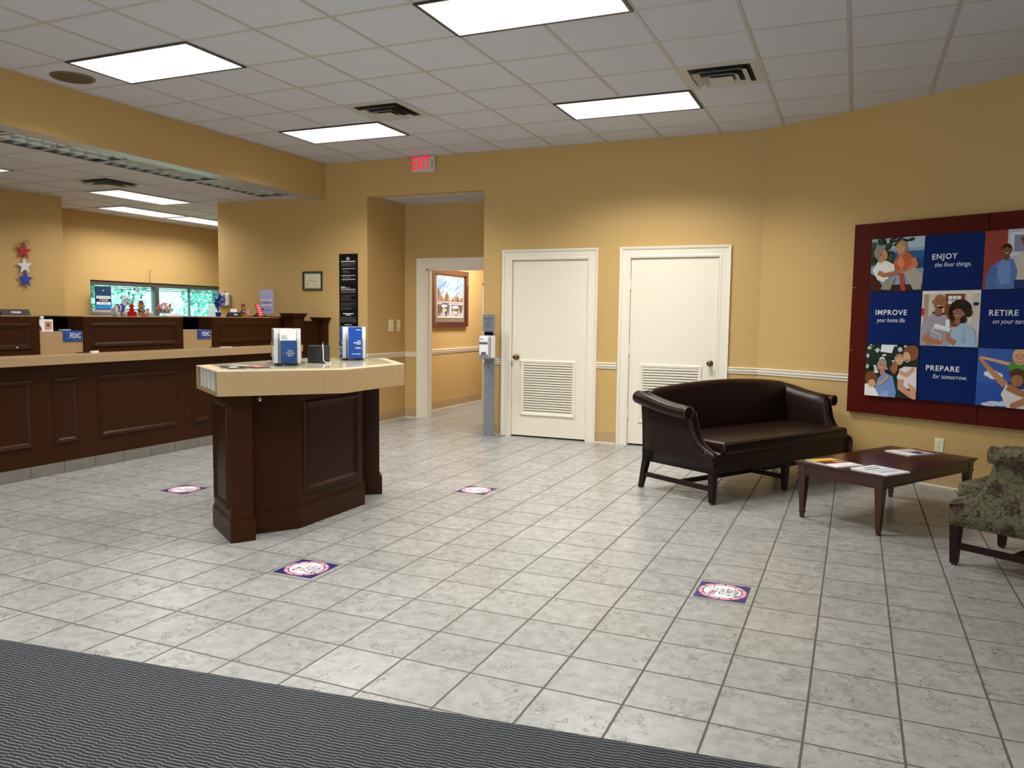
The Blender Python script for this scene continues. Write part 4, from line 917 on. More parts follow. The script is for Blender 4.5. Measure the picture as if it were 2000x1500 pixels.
a.rect('f2f0f0', .2, .388, .78, .396); a.rect('f2f0f0', .36, .374, .64, .381); lines(.36, .30, 7, .06, .94); a.rect('d0ccca', .3, .275, .68, .282); lines(.265, .235, 4, .06, .94); lines(.2, .06, 12, .06, .94)
a.poly('e8e4e4', [(.40, .952), (.5, .968), (.60, .952), (.60, .945), (.57, .945), (.57, .935), (.43, .935), (.43, .945), (.40, .945)]); a.ell('0c0a0b', .5, .948, .045, .008)
a.build('printed_text', po)

th = thing('thermostat', 'white wall thermostat behind the blue flowers', 'thermostat', M=onback(-5.365, 1.575)); mb = MB(); rbox(mb, (-.10, -.085, 0), (.10, .085, .045), .02, 3); mb.build('housing', WHITE, th)
mb = MB(); mb.box((-.05, -.045, .045), (.045, .05, .047)); mb.build('screen', mat('grey_lcd', (.22, .25, .24), .2), th)

PLATE = mat('ivory_plate', (.80, .76, .52), .35)
def wallplate(name, label, cat, M, w_, h_, tog=0, outlet=False):
    r = thing(name, label, cat, M=M); mb = MB(); rbox(mb, (-w_ / 2, -h_ / 2, 0), (w_ / 2, h_ / 2, .006), .003, 2); mb.build('plate', PLATE, r)
    for i in range(tog):
        x = (i - (tog - 1) / 2) * .046; mb = MB(); mb.box((x - .005, -.012, .006), (x + .005, .012, .014)); mb.build('toggle', PLATE, r)
    if outlet:
        for q in (-1, 1):
            y_ = q * .02; mb = MB(); mb.box((-.007, y_ - .004, .006), (-.004, y_ + .006, .0066)); mb.box((.004, y_ - .004, .006), (.007, y_ + .006, .0066)); mb.box((-.002, y_ - .012, .006), (.002, y_ - .008, .0066)); mb.build('socket', DARK, r)
    return r
wallplate('light_switch', 'double toggle light switch on the alcove side wall', 'switch', onleft(.547, 1.255, -3.065), .116, .155, 2)
wallplate('light_switch', 'single toggle light switch nearest the white door frame', 'switch', onleft(.738, 1.255, -3.065), .072, .155, 1)
wallplate('wall_outlet', 'ivory electrical outlet on the right wall behind the coffee table', 'outlet', onright(1.842, .353), .075, .118, 0, True)

# painting in the corridor
pt = thing('framed_painting', 'framed lake and trees painting on the corridor wall', 'painting', M=onleft(1.66, 1.225, -3.1))
PW, PH = 1.15, .855
MAHF = mat('red_mahogany_frame', (.10, .018, .010), .22, coat=.4)
frame(pt, PW, PH, .075, .045, MAHF)
mb = MB(); mb.box((.07, .07, .002), (PW - .07, PH - .07, .012)); mb.build('mat_board', mat('grey_mat_board', (.21, .17, .115), .7), pt)
fr2 = thing('x'); bpy.data.objects.remove(fr2)
mb = MB(); x0_, y0_, x1_, y1_ = .185, .155, PW - .15, PH - .10
for a_, b_ in (((x0_ - .02, y0_ - .02, .012), (x1_ + .02, y0_, .018)), ((x0_ - .02, y1_, .012), (x1_ + .02, y1_ + .02, .018)), ((x0_ - .02, y0_, .012), (x0_, y1_, .018)), ((x1_, y0_, .012), (x1_ + .02, y1_, .018))): mb.box(a_, b_)
mb.build('inner_fillet', mat('cream_fillet', (.72, .64, .44), .5), pt)
a = Art(x1_ - x0_, y1_ - y0_, .0125); random.seed(11)
a.rect('8fa8d8', 0, .4, 1, 1)
for k in range(40): a.ell(random.choice(['a9bbe6', 'c3cdea', 'dcdff0', '7e98d0', 'e9e6ee', '6f8ccb']), random.uniform(0, 1), random.uniform(.5, 1), .12, .03, .7, 10)
for k in range(12): a.ell(random.choice(['ece8ee', 'dcd8e6']), random.uniform(.1, 1), random.uniform(.42, .6), .14, .05, .3, 10)
a.rect('a98f78', 0, .33, 1, .42); a.rect('b5b3c6', 0, .0, 1, .33)
for x, h_, w_ in ((.03, .72, .07), (.1, .62, .06), (.16, .55, .05), (.35, .64, .07), (.42, .58, .05), (.29, .54, .05), (.58, .5, .05), (.66, .56, .05), (.73, .6, .05), (.8, .56, .05), (.9, .55, .05), (.97, .52, .06)):
    c_ = random.choice(['8d6f52', '7a604a', '9c7f60', '6b5646']); a.poly(c_, [(x - w_, .38), (x - w_ * .7, h_ - .1), (x, h_), (x + w_ * .6, h_ - .08), (x + w_, .38)]); a.poly(random.choice(['6f5d4c', '5c5046']), [(x - w_, .30), (x - w_ * .6, .66 - h_), (x, .60 - h_), (x + w_, .30)])
a.rect('cdbfae', 0, .345, 1, .37); a.ell('e3c18a', .28, .16, .06, .04); a.ell('e3c18a', .68, .1, .09, .04); a.ell('d5d4e6', .25, .26, .12, .03); a.ell('cfd0e6', .68, .24, .14, .04); a.ell('3f5f9a', .3, .325, .14, .012)
o = a.build('canvas_print', pt); o.location = (x0_, y0_, 0)

# hand sanitizer stand
hs = thing('sanitizer_stand', 'grey floor stand with white hand sanitizer dispenser and sign', 'dispenser', (-1.315, -.145, 0))
mb = MB(); rbox(mb, (-.19, -.13, .0), (.17, .135, .006), .003, 1); mb.build('base_plate', SILV, hs); mb = MB(); mb.box((-.05, -.015, .006), (.075, .022, .025)); mb.box((-.05, -.012, .006), (.072, .016, 1.21)); mb.box((-.052, -.014, .60), (.074, .018, .603)); mb.build('pole', SILV, hs)
mb = MB(); rbox(mb, (-.075, -.128, .905), (.085, -.012, 1.175), .03, 4); mb.build('dispenser_housing', mat('silver_grey_plastic', (.36, .35, .39), .35), hs, smooth=False)
mb = MB(); rbox(mb, (-.058, -.138, .95), (.055, -.10, 1.162), .012, 3); mb.build('front_cover', mat('bright_white_plastic', (.86, .86, .90), .3), hs)
mb = MB(); rbox(mb, (.075, -.11, .915), (.095, -.02, 1.17), .008, 2); mb.build('side_shell', WHITE, hs)
mb = MB(); mb.box((-.052, -.140, 1.075), (.05, -.137, 1.098)); mb.box((-.03, -.1395, .955), (.03, -.1375, .985)); mb.build('dark_window', mat('grey_window', (.10, .10, .12), .3), hs)
M2 = frame_m((0, -.1385, 0), (1, 0, 0), (0, 0, 1)); text(hs, 'lettering', 'VII', .035, -.03, 1.13, .001, mat('grey_ink', (.15, .15, .2), .5), M=M2, ext=0)
mb = MB(); mb.box((-.068, -.02, 1.225), (.078, -.008, 1.41)); mb.box((-.05, -.012, 1.17), (.06, -.004, 1.235)); mb.build('sign_plate', SILV, hs)
M2 = frame_m((.005, -.0205, 1.318), (1, 0, 0), (0, 0, 1)); ink = mat('sign_ink', (.05, .055, .07), .5)
text(hs, 'lettering', 'HAND SANITIZER', .0155, 0, .052, .0008, ink, M=M2, ext=0, bold=.0003); text(hs, 'lettering', 'PLEASE USE', .013, 0, -.055, .0008, ink, M=M2, ext=0)
mb = MB(); mb.M = M2
for s_ in ((-.04, -.042, .04, -.040), (-.04, .036, .04, .038), (-.04, -.042, -.038, .038), (.038, -.042, .04, .038)): mb.box((s_[0], s_[1], .0004), (s_[2], s_[3], .001))
mb.tube([(-.03, -.03, .001), (-.005, -.005, .001), (.02, -.012, .001)], .0025, 5); mb.tube([(-.01, .0, .001), (.0, .022, .001), (.03, .03, .001)], .002, 5); mb.build('pictogram', ink, hs)

# hanging stars
st = thing('star_hanging', 'hanging string of red, white and blue wooden stars with raffia bow', 'decoration', M=onleft(-1.682, 1.97, -7.05))
def star(cx, cy, r, m, lab, rot=0):
    mb = MB(); P = [((r if k % 2 == 0 else r * .42) * math.sin(PI * k / 5 + rot) + cx, (r if k % 2 == 0 else r * .42) * math.cos(PI * k / 5 + rot) + cy) for k in range(10)]
    mb.prism(P, .022, .034); o = mb.build('star', m, st, bevel=.003); o['label'] = lab
star(0, .165, .108, mat('red_star_paint', (.42, .014, .010), .5), 'red star', .08); star(.005, -.02, .105, mat('white_star_paint', (.72, .70, .76), .5), 'white star', -.06); star(.01, -.185, .105, mat('blue_star_paint', (.016, .055, .42), .5), 'blue star', .05)
mb = MB()
for k in range(9):
    t = random.uniform(-1.2, 1.2) + (PI if k % 2 else 0); l_ = random.uniform(.05, .10); mb.tube([(0, .27, .03), (math.cos(t) * l_ * .6, .27 + math.sin(t) * l_ * .5 + .03, .035), (math.cos(t) * l_, .27 + math.sin(t) * l_ * .8 - .015, .03)], .0025, 5)
mb.tube([(0, .27, .02), (0, -.29, .02)], .002, 5); mb.tube([(0, -.27, .02), (.02, -.30, .025), (-.01, -.29, .02)], .003, 5); mb.build('raffia_bow', mat('raffia', (.36, .24, .12), .8), st)

# ================================================================== ON THE TELLER COUNTER
TS_ = 1.3505
def nameplate(label, y0, L, s, z=TS_, x=-3.87, card=False):
    r = thing('nameplate', label, 'nameplate', (x, y0, z), group='black teller nameplates'); mb = MB()
    mb.prism([(.035, 0), (-.035, 0), (-.004, .052), (.004, .052)], 0, L, ax='y'); mb.build('block', mat('black_nameplate', (.014, .011, .013), .4), r, bevel=.002)
    M2 = frame_m((.0205, L / 2, .026), (0, 1, 0), (-.5, 0, .86)); text(r, 'lettering', s, .024, 0, 0, .0015, PAPER, M=M2, bold=.0008, ext=.0002)
    return r
nameplate('black nameplate reading COLLIN at the left edge of the counter', -4.13, .245, 'COLLIN')
np2 = nameplate('black nameplate at the foot of the blue flower spray', -1.55, .19, 'Stella')
mb = MB(); mb.M = frame_m((-3.895, -1.44, 1.39), (0, 1, 0), (0, 0, 1)); mb.box((-.05, -.04, 0), (.05, .05, .003)); 
cdo = tag(mb.build('note_card', PAPER), 'small white card standing behind the nameplate by the flowers', 'card')
def fdic(label, y, z):
    r = thing('fdic_sign', label, 'sign', M=onleft(y, z, -3.814), group='blue FDIC signs on the counter front'); r.name = 'deposit_sign'
    mb = MB(); mb.box((0, 0, 0), (.185, .095, .006)); mb.build('plate', mat('fdic_blue', (.006, .045, .24), .35), r)
    text(r, 'lettering', 'FDIC', .060, .118, .048, .0066, PAPER, bold=.0009, sx=.80, track=1.08, ext=.0002)
    mb = MB()
    for k in range(7): t = -1.1 + k * .37; mb.ball((.032 + .022 * math.cos(t), .048 + .026 * math.sin(t), .0064), .004, 6)
    mb.box((.01, .080, .006), (.175, .083, .0066)); mb.box((.085, .012, .006), (.17, .0145, .0066)); mb.build('emblem', mat('pale_blue_print', (.12, .25, .55), .4), r); return r
f1 = fdic('blue FDIC sign on the tan riser nearest the left edge', -3.615, 1.125)
c = copy_tree(f1); c.matrix_world = onleft(-2.065, 1.118, -3.814); c['label'] = 'blue FDIC sign on the tan riser right of the long privacy panel'
# card box and soap pump in the teller opening
cb = thing('card_display', 'small white card box with photo fronts in the left teller opening', 'card box', (-3.84, -3.80, 1.2145))
mb = MB(); mb.box((-.03, -.03, 0), (.012, .105, .105)); mb.build('box', WHITE, cb)
a = Art(.135, .105, 0); a.rect('efeaf0', 0, 0, 1, 1); a.poly('3a3034', [(0, .1), (.0, .5), (.12, .5), (.24, .2)]); a.rect('d83a2a', .05, .02, .22, .18); a.rect('c09878', .42, .15, .92, .85); a.ell('8a4a50', .66, .55, .12, .16); a.ell('3a2a30', .66, .45, .05, .06); a.rect('f2c9c0', .45, .05, .75, .14)
o = a.build('photo_cards', cb); o.matrix_local = frame_m((.0125, -.03, 0), (0, 1, 0), (0, 0, 1))
mb = MB(); mb.lathe((-3.885, -3.755, 1.2145), [(.02, 0), (.022, .085), (.012, .095), (.012, .108), (.016, .11), (.016, .128), (.004, .132)], 14); tag(mb.build('pump_bottle', WHITE, smooth=True), 'white pump bottle behind the card box', 'bottle')
mb = MB(); mb.box((-3.87, -3.615, 1.2215), (-3.82, -3.53, 1.232)); tag(mb.build('card_stack', mat('pale_blue_paper', (.35, .45, .62), .5)), 'pale blue card stack above the left FDIC sign', 'cards')
for i, (y, L_, lab) in enumerate([(-3.53, .11, 'black pen on the ledge at the left end of the long panel'), (-1.95, .10, 'black pen on the ledge at the foot of the right privacy panel')]):
    mb = MB(); mb.tube([(-3.76, y, 1.026), (-3.74, y + L_, 1.026)], .0045, 8); tag(mb.build('pen', BLACK), lab, 'pen')
mb = MB(); mb.box((-3.72, -3.43, 1.0205), (-3.69, -3.36, 1.04)); tag(mb.build('small_tag', PAPER), 'tiny white tag on the ledge below the long panel', 'tag')
mb = MB(); mb.tube([(-3.76, -1.80, 1.024), (-3.70, -1.68, 1.024)], .004, 6); tag(mb.build('pen', WHITE), 'white pen on the ledge near the right privacy panel', 'pen')
mb = MB(); mb.ball((-3.792, -4.05, 1.085), .008, 8); mb2 = tag(mb.build('door_bumper', WHITE, smooth=True), 'tiny white button on the left privacy panel', 'button')

# plush donkey
GREYP = mat('grey_plush', (.42, .41, .44), .9, bump=.5, bscale=200); WHP = mat('white_plush', (.75, .74, .76), .9); BLP = mat('blue_felt', (.008, .03, .28), .8); REDF = mat('red_felt', (.42, .012, .015), .8); GOLD = mat('golden_plush', (.42, .20, .035), .9, bump=.5, bscale=200)
dk = thing('plush_donkey', 'grey and white plush donkey in a blue vest on the counter', 'plush toy', (-3.93, -2.93, TS_))
mb = MB(); mb.ball((0, .0, .075), (.034, .062, .038), 14)
for y_ in (-.045, .045):
    for x_ in (-.018, .018): mb.tube([(x_, y_, .07), (x_ * 1.1, y_ * 1.05, .03), (x_ * 1.1, y_ * 1.05, 0)], [.016, .012, .013], 10)
mb.tube([(0, .045, .09), (0, .062, .135)], [.026, .022], 10); mb.ball((0, .075, .142), (.024, .03, .024), 12); mb.ball((.0, .105, .128), (.017, .024, .017), 10); mb.tube([(0, -.06, .09), (0, -.085, .06), (0, -.08, .035)], .006, 6)
mb.build('body', GREYP, dk, smooth=True)
for q in (-1, 1): mb = MB(); mb.ball((q * .02, .058, .178), (.006, .008, .026), 8, rot=Matrix.Rotation(.3 * -q, 4, 'Y')); mb.build('ear', GREYP, dk, smooth=True)
mb = MB(); mb.ball((0, .02, .078), (.037, .036, .040), 12); mb.build('vest', BLP, dk, smooth=True); mb = MB(); mb.ball((0, -.022, .08), (.0365, .014, .037), 12); mb.build('saddle_band', mat('maroon_felt', (.07, .01, .02), .8), dk, smooth=True)
mb = MB()
for q in (-1, 1): mb.ball((q * .02, .09, .15), .004, 8)
mb.build('eye', BLACK, dk, smooth=True)
mb = MB(); mb.ball((0, .125, .124), (.012, .009, .012), 10); mb.build('muzzle', WHP, dk, smooth=True)
# teddy bears with hats
def bear(label, y):
    r = thing('teddy_bear', label, 'teddy bear', (-3.92, y, TS_), .5, 'golden bears in top hats'); mb = MB()
    mb.ball((0, 0, .045), (.032, .03, .042), 12); mb.ball((0, 0, .103), (.028, .028, .027), 12); mb.ball((.026, 0, .097), (.012, .013, .011), 10)
    for q in (-1, 1): mb.ball((0, q * .024, .126), (.006, .010, .010), 8); mb.tube([(.0, q * .02, .02), (.045, q * .026, .014), (.052, q * .026, .022)], [.018, .014, .016], 8); mb.tube([(.0, q * .028, .07), (.03, q * .036, .05)], [.012, .011], 8)
    mb.build('body', GOLD, r, smooth=True)
    mb = MB(); mb.ball((0, 0, .056), (.034, .033, .030), 12); mb.build('vest', BLP, r, smooth=True)
    mb = MB(); mb.lathe((0, 0, .124), [(.034, 0), (.034, .004), (.02, .006), (.02, .03), (.001, .03)], 16); mb.build('hat', REDF, r, smooth=False); mb = MB(); mb.lathe((0, 0, .128), [(.0215, 0), (.0215, .010), (.001, .0105)], 16); mb.build('hat_band', BLP, r)
    mb = MB()
    for q in (-1, 1): mb.ball((.025, q * .01, .112), .003, 6)
    mb.ball((.037, 0, .1), .004, 6); mb.build('eye', BLACK, r, smooth=True)
    mb = MB(); mb.ball((.034, .02, .055), .01, 8); mb.build('paw_patch', WHP, r, smooth=True)
    # small pink companion doll in front, part of the toy
    mb = MB(); mb.ball((.045, .045, .03), (.014, .016, .03), 10); mb.ball((.048, .047, .068), .014, 10); mb.build('small_doll', mat('pink_striped_felt', (.62, .25, .30), .8, var=.4, vscale=90), r, smooth=True)
    return r
b1 = bear('golden bear in a top hat between red centerpiece and candy bowl', -2.68)
c = copy_tree(b1); c.location.y = -1.255; c['label'] = 'golden bear in a top hat left of the red card'
# patriotic centerpiece
cp = thing('star_centerpiece', 'red base centerpiece with twigs and small stars on the counter', 'decoration', (-3.95, -2.765, TS_))
mb = MB(); mb.lathe((0, 0, 0), [(.042, 0), (.042, .045), (.030, .05), (.001, .05)], 6); mb.build('pot', mat('red_foil', (.55, .008, .012), .2, .3), cp)
mb = MB(); mb.lathe((0, 0, .045), [(.012, 0), (.032, .02), (.014, .035), (.03, .055), (.006, .075)], 5); mb.build('bow', mat('red_foil', (.5, 0, 0)), cp)
mb = MB(); ends = []; random.seed(5)
for k in range(9): t = random.uniform(0, 2 * PI); l_ = random.uniform(.03, .10); z_ = random.uniform(.17, .27); mb.tube([(0, 0, .08), (l_ * .2 * math.cos(t), l_ * .2 * math.sin(t), .15), (l_ * math.cos(t), l_ * math.sin(t), z_)], .0022, 5); ends.append((l_ * math.cos(t), l_ * math.sin(t), z_))
mb.build('twig', mat('purple_grey_twig', (.10, .09, .20), .5), cp)
for k, e in enumerate(ends):
    mb = MB(); mb.M = Matrix.Translation(e) @ Matrix.Rotation(PI / 2, 4, 'Y') @ Matrix.Rotation(PI / 2, 4, 'Z'); r_ = .017
    mb.prism([((r_ if q % 2 == 0 else r_ * .42) * math.sin(PI * q / 5), (r_ if q % 2 == 0 else r_ * .42) * math.cos(PI * q / 5)) for q in range(10)], -.002, .002); mb.build('tiny_star', [REDF, BLP, WHP][k % 3], cp)
# candy bowl
cy_ = thing('candy_bowl', 'clear footed bowl heaped with wrapped peppermint candies', 'bowl', (-3.92, -2.40, TS_))
mb = MB(); mb.lathe((0, 0, 0), [(.045, 0), (.045, .004), (.012, .01), (.012, .022), (.06, .035), (.085, .06), (.092, .085), (.090, .085), (.083, .062), (.058, .038), (.001, .03)], 28); mb.build('bowl', glass('pale_bowl_glass', (.84, .86, .88), 2.0), cy_, smooth=True)
cnd = [mat('candy_pink', (.72, .30, .26), .3), mat('candy_white', (.8, .72, .66), .3), mat('candy_red', (.5, .05, .06), .3)]
pts_ = []
for k in range(55):
    t = random.uniform(0, 2 * PI); q = random.random(); rr = .078 * math.sqrt(random.random()); zz = random.uniform(.045, .10 + .04 * (1 - (rr / .078) ** 2))
    rr = min(rr, .045 + (zz - .04) * 1.2) if zz < .07 else rr
    mb = MB(); mb.M = Matrix.Translation((rr * math.cos(t), rr * math.sin(t), zz)) @ Matrix.Rotation(random.uniform(0, PI), 4, 'Z') @ Matrix.Rotation(random.uniform(-1, 1), 4, 'X')
    mb.ball((0, 0, 0), (.0125, .0125, .011), 8); mb.taper((0, 0, -.017), (0, 0, -.008), .012, .005); mb.taper((0, 0, .008), (0, 0, .017), .005, .012)
    tag(mb.build('wrapped_candy', cnd[k % 3]), 'wrapped peppermint candy heaped in the clear counter bowl', 'candy', 'wrapped candies in the bowl').matrix_world = Matrix.Translation((-3.92, -2.40, TS_))
# blue metallic spray of flowers
fl = thing('flower_spray', 'metallic blue foil spray in a pot on the counter', 'decoration', (-3.98, -1.585, TS_)); random.seed(9)
mb = MB(); mb.taper((0, 0, 0), (0, 0, .05), .035, .045); mb.build('pot', mat('blue_foil', (.01, .035, .35), .3, .4), fl)
for nm, cnt, hh, m_ in (('stem', 30, .29, mat('dark_blue_stem', (.02, .05, .22), .4)),):
    mb = MB(); lf = MB()
    for k in range(cnt):
        t = random.uniform(0, 2 * PI); l_ = random.uniform(.01, .085); z_ = random.uniform(.14, hh); e = Vector((l_ * math.cos(t), l_ * math.sin(t) * 1.2, z_)); m0 = Vector((e.x * .35, e.y * .35, z_ * .6)); mb.tube([(0, 0, .05), m0, e], .0015, 4)
        for q in range(16):
            u = random.uniform(.25, 1); c0 = m0.lerp(e, u) + Vector([random.uniform(-.018, .018) for _ in range(3)]); d_ = Vector([random.uniform(-1, 1) for _ in range(3)]).normalized() * .016; n_ = d_.cross(Vector((0, 0, 1))).normalized() * .006
            lf.f([lf.v(c0 - d_), lf.v(c0 + n_), lf.v(c0 + d_), lf.v(c0 - n_)])
    mb.build('stem', m_, fl); lf.build('foil_petals', mat('blue_foil_petal', (.02, .08, .50), .25, .5), fl)
# red tilted card and lavender poster card, dark card
def card(name, label, cat, M, w_, h_, m, lines_, tcol, extra=None):
    r = thing(name, label, cat, M=M); mb = MB(); mb.box((0, 0, -.004), (w_, h_, 0)); mb.build('panel', m, r); a = Art(w_, h_, .0002)
    for c_, x0_, y0_, x1_, y1_ in lines_: a.rect(c_, x0_, y0_, x1_, y1_)
    a.build('printed_bands', r)
    for s, size, x, y, mm in (extra or []): text(r, 'lettering', s, size, x * w_, y * h_, .0012, mm, ext=0, bold=.0002)
    return r
WT = PAPER
card('red_card', 'tilted red card with white lines leaning on the counter', 'card', frame_m((-3.87, -1.05, TS_ + .001), (0, 1, 0), (-.15, -.27, .95)), .105, .158, mat('red_card', (.55, .012, .018), .4), [('f3e6e6', .15, y_, .85, y_ + .05) for y_ in (.12, .27, .42, .57, .7, .85)], 'ffffff')
LAV = mat('lavender_print', (.42, .42, .72), .45); ik = mat('navy_ink', (.03, .03, .12), .5)
card('lavender_poster', 'lavender advertising card standing behind the red card', 'poster', frame_m((-4.44, -.38, 1.395), (.82, .57, 0), (0, 0, 1)), .170, .30, LAV, [('f4f3fa', .12, .52, .88, .60), ('55558c', .12, .42, .88, .50), ('f4f3fa', .12, .32, .88, .40), ('8a2a5a', .12, .12, .28, .22), ('6a6aa8', .34, .12, .8, .15)], '', [('THINKING', .021, .5, .56, ik), ('ABOUT HOME', .0185, .5, .46, WT), ('IMPROVEMENTS', .0145, .5, .36, ik)])
mb = MB(); mb.box((-4.60, -.62, 1.352), (-4.20, -.30, 1.395)); 
mb = MB(); mb.M = frame_m((-4.05, -.98, TS_), (.5, .86, 0), (0, 0, 1)); mb.prism([(0, 0), (.2, 0), (.1, .07)], 0, .01); 
tag(mb.build('dark_card', mat('dark_card_print', (.03, .025, .035), .4)), 'dark triangular folded card beside the red card', 'card')
pst = thing('desk_poster_stand', 'blue poster reading IF YOU RE ON TARGET before the drive-up window', 'poster', M=frame_m((-7.95, .09, 1.40), (0, 1, 0), (0, 0, 1)))
pst['label'] = 'navy and blue poster with white text bands beside the drive-up window'
mb = MB(); mb.box((-.02, -.45, -.01), (.26, .37, 0)); mb.build('panel', mat('poster_navy', (.012, .045, .13), .4), pst)
a = Art(.28, .82, .0005); a.rect('2f86d0', 0, .53, 1, .66); a.rect('1a4a8a', 0, .66, 1, .74); a.rect('f4f4f4', .06, .78, .94, .83); a.rect('12244e', .06, .725, .94, .775); a.rect('f4f4f4', .06, .67, .94, .72); a.ell('e8eef8', .5, .93, .03, .012); o = a.build('printed_bands', pst); o.location = (-.02, -.45, 0)
text(pst, 'lettering', 'NEW TO KNOW', .030, .12, .211, .0022, ik, ext=0, bold=.0005); text(pst, 'lettering', 'IF YOU\'RE', .034, .12, .165, .0022, WT, ext=0, bold=.0006); text(pst, 'lettering', 'ON TARGET', .030, .12, .12, .0022, ik, ext=0)

# office machines behind the counter, by the drive-up window
GP = mat('grey_office_plastic', (.34, .34, .38), .5)
pr = thing('office_printer', 'grey rounded office machine in front of the drive-up window, below the blue poster', 'printer', (-7.55, .13, 0)); mb = MB(); rbox(mb, (-.25, -.3, .95), (.25, .45, 1.42), .06, 4); mb.build('housing', GP, pr); mb = MB(); rbox(mb, (-.2, -.25, 1.40), (.2, .4, 1.435), .01, 2); mb.build('lid', mat('dark_lid', (.05, .05, .06), .4), pr)
mb = MB(); rbox(mb, (-.3, -.6, 0), (.3, 1.9, .95), .01, 1); mb.build('stand', LAMIN, pr)
pr['label'] = 'grey office machine on a low cabinet below the drive-up window'
mo = thing('desk_printer', 'grey humped machine behind the counter left of the blue flowers', 'printer', (-5.2, -1.05, 0)); mb = MB()
mb.loft([[(x_, y_, z_) for x_, z_ in ((-.15, 1.0), (.15, 1.0), (.15, 1.30 + h_), (0, 1.33 + h_), (-.15, 1.30 + h_))] for y_, h_ in ((-.22, 0), (-.15, .03), (-.05, .05), (.05, .05), (.15, .03), (.22, 0))]); mb.build('housing', GP, mo, smooth=False)
mb = MB(); mb.box((-.2, -.3, 0), (.2, .3, 1.0)); mb.build('stand', BROWN, mo)
mc = thing('cash_machine', 'pale grey boxy machine against the drive-up window at its right end', 'machine', (-7.6, 2.35, .0)); mb = MB(); rbox(mb, (-.2, -.18, .95), (.2, .18, 1.55), .02, 2); mb.build('housing', mat('pale_blue_grey', (.45, .52, .55), .5), mc); mb = MB(); mb.box((.2, .10, 1.2), (.206, .15, 1.4)); mb.build('slot', DARK, mc)
mb = MB(); mb.box((.20, -.15, 1.30), (.204, .08, 1.34)); mb.box((.20, -.15, 1.42), (.204, .08, 1.46)); mb.build('label_band', WHITE, mc)
# thin camera/antenna rod hanging against far wall
mb = MB(); mb.tube([(-8.02, 1.15, 1.86), (-8.02, 1.15, 2.06), (-7.99, 1.17, 2.08)], .004, 6); tag(mb.build('wire', mat('dark_wire', (.12, .10, .06), .5)), 'thin dark wire rising above the drive-up window', 'wire')

# ================================================================== ON THE KIOSK
def zk(x, y): return (x, y, ZT)
bh = thing('brochure_holder', 'rotating clear brochure holder with white and blue leaflets', 'brochure holder', (-.845, -4.27, ZT), math.radians(47))
mb = MB(); mb.lathe((0, 0, 0), [(.075, 0), (.075, .010), (.001, .010)], 24); mb.build('turntable', BLACK, bh)
mb = MB(); mb.lathe((0, 0, .010), [(.125, 0), (.125, .005), (.001, .005)], 32); mb.build('tray', ACRYL, bh)
def pocket(root, rz, leaf, white_top=None, hgt=.14, lh=.21, name='pocket'):
    M = Matrix.Rotation(rz, 4, 'Z')
    mb = MB(); mb.M = M; mb.box((-.057, -.092, .016), (.057, -.089, hgt)); mb.box((-.057, -.092, .016), (-.054, -.05, hgt + .02)); mb.box((.054, -.092, .016), (.057, -.05, hgt + .02)); mb.box((-.057, -.05, .016), (.057, -.047, hgt + .05)); mb.build('pocket', ACRYL, root)
    mb = MB(); mb.M = M; mb.box((-.05, -.084, .018), (.05, -.060, lh)); o = mb.build('leaflets', [PAPER], root)
    a = Art(.10, lh - .018, 0); leaf(a); p = a.build('printed_cover', o); p.matrix_local = M @ frame_m((-.05, -.0845, .018), (1, 0, 0), (0, 0, 1)); return o, M
def leafA(a): a.rect('f2f4f6', 0, 0, 1, 1); a.rect('2c4f8e', 0, 0, 1, .66); a.rect('24447e', 0, 0, 1, .22); a.rect('8a93a0', .08, .78, .42, .80); a.rect('8a93a0', .08, .74, .35, .76); a.rect('8a93a0', .08, .70, .5, .72); a.rect('c33a4a', .12, .27, .2, .31)
def leafB(a): a.rect('ece8e6', 0, 0, 1, 1); a.rect('5a5564', .1, .55, .9, .98); a.ell('8a5a48', .5, .75, .25, .12); a.ell('8a5a48', .5, .6, .2, .06); a.rect('3a3440', .2, .5, .8, .56)
for k, (rz, lf_) in enumerate(((0, leafA), (-PI / 2, leafB), (PI / 2, leafB), (PI, leafA))):
    o, M = pocket(bh, rz, lf_, hgt=.155, lh=.24)
    if k == 0:
        M2 = M @ frame_m((0, -.0855, .018), (1, 0, 0), (0, 0, 1)); text(o, 'lettering', 'First\nCitizens\nBank', .0165, .012, .065, .001, PAPER, M=M2, ext=0, line=.9)
        M2 = M @ frame_m((0, -.0855, .018), (1, 0, 0), (0, 0, 1)); text(o, 'lettering', 'Your Guide', .010, -.012, .15, .001, PAPER, M=M2, ext=0)
bh2 = thing('brochure_holder', 'rotating clear brochure holder full of all-blue leaflets at the far end', 'brochure holder', (-.86, -3.50, ZT), math.radians(46))
mb = MB(); mb.lathe((0, 0, 0), [(.08, 0), (.08, .010), (.001, .010)], 24); mb.build('turntable', BLACK, bh2); mb = MB(); mb.lathe((0, 0, .010), [(.135, 0), (.135, .005), (.001, .005)], 32); mb.build('tray', ACRYL, bh2)
def leafC(a): a.rect('2450b0', 0, 0, 1, 1); a.rect('e8eefa', .55, .90, .92, .92); a.rect('f2f4fa', .65, .54, .92, .56); a.rect('f2f4fa', .38, .48, .92, .51); a.rect('f2f4fa', .6, .44, .92, .46); a.rect('e0e6f6', .5, .33, .92, .35); a.rect('e0e6f6', .5, .30, .92, .315); a.rect('d0dcf4', .3, .12, .92, .145); a.poly('d0dcf4', [(.22, .11), (.26, .15), (.3, .11)])
for rz in (0, PI / 2, -PI / 2, PI): pocket(bh2, rz, leafC, lh=.245)
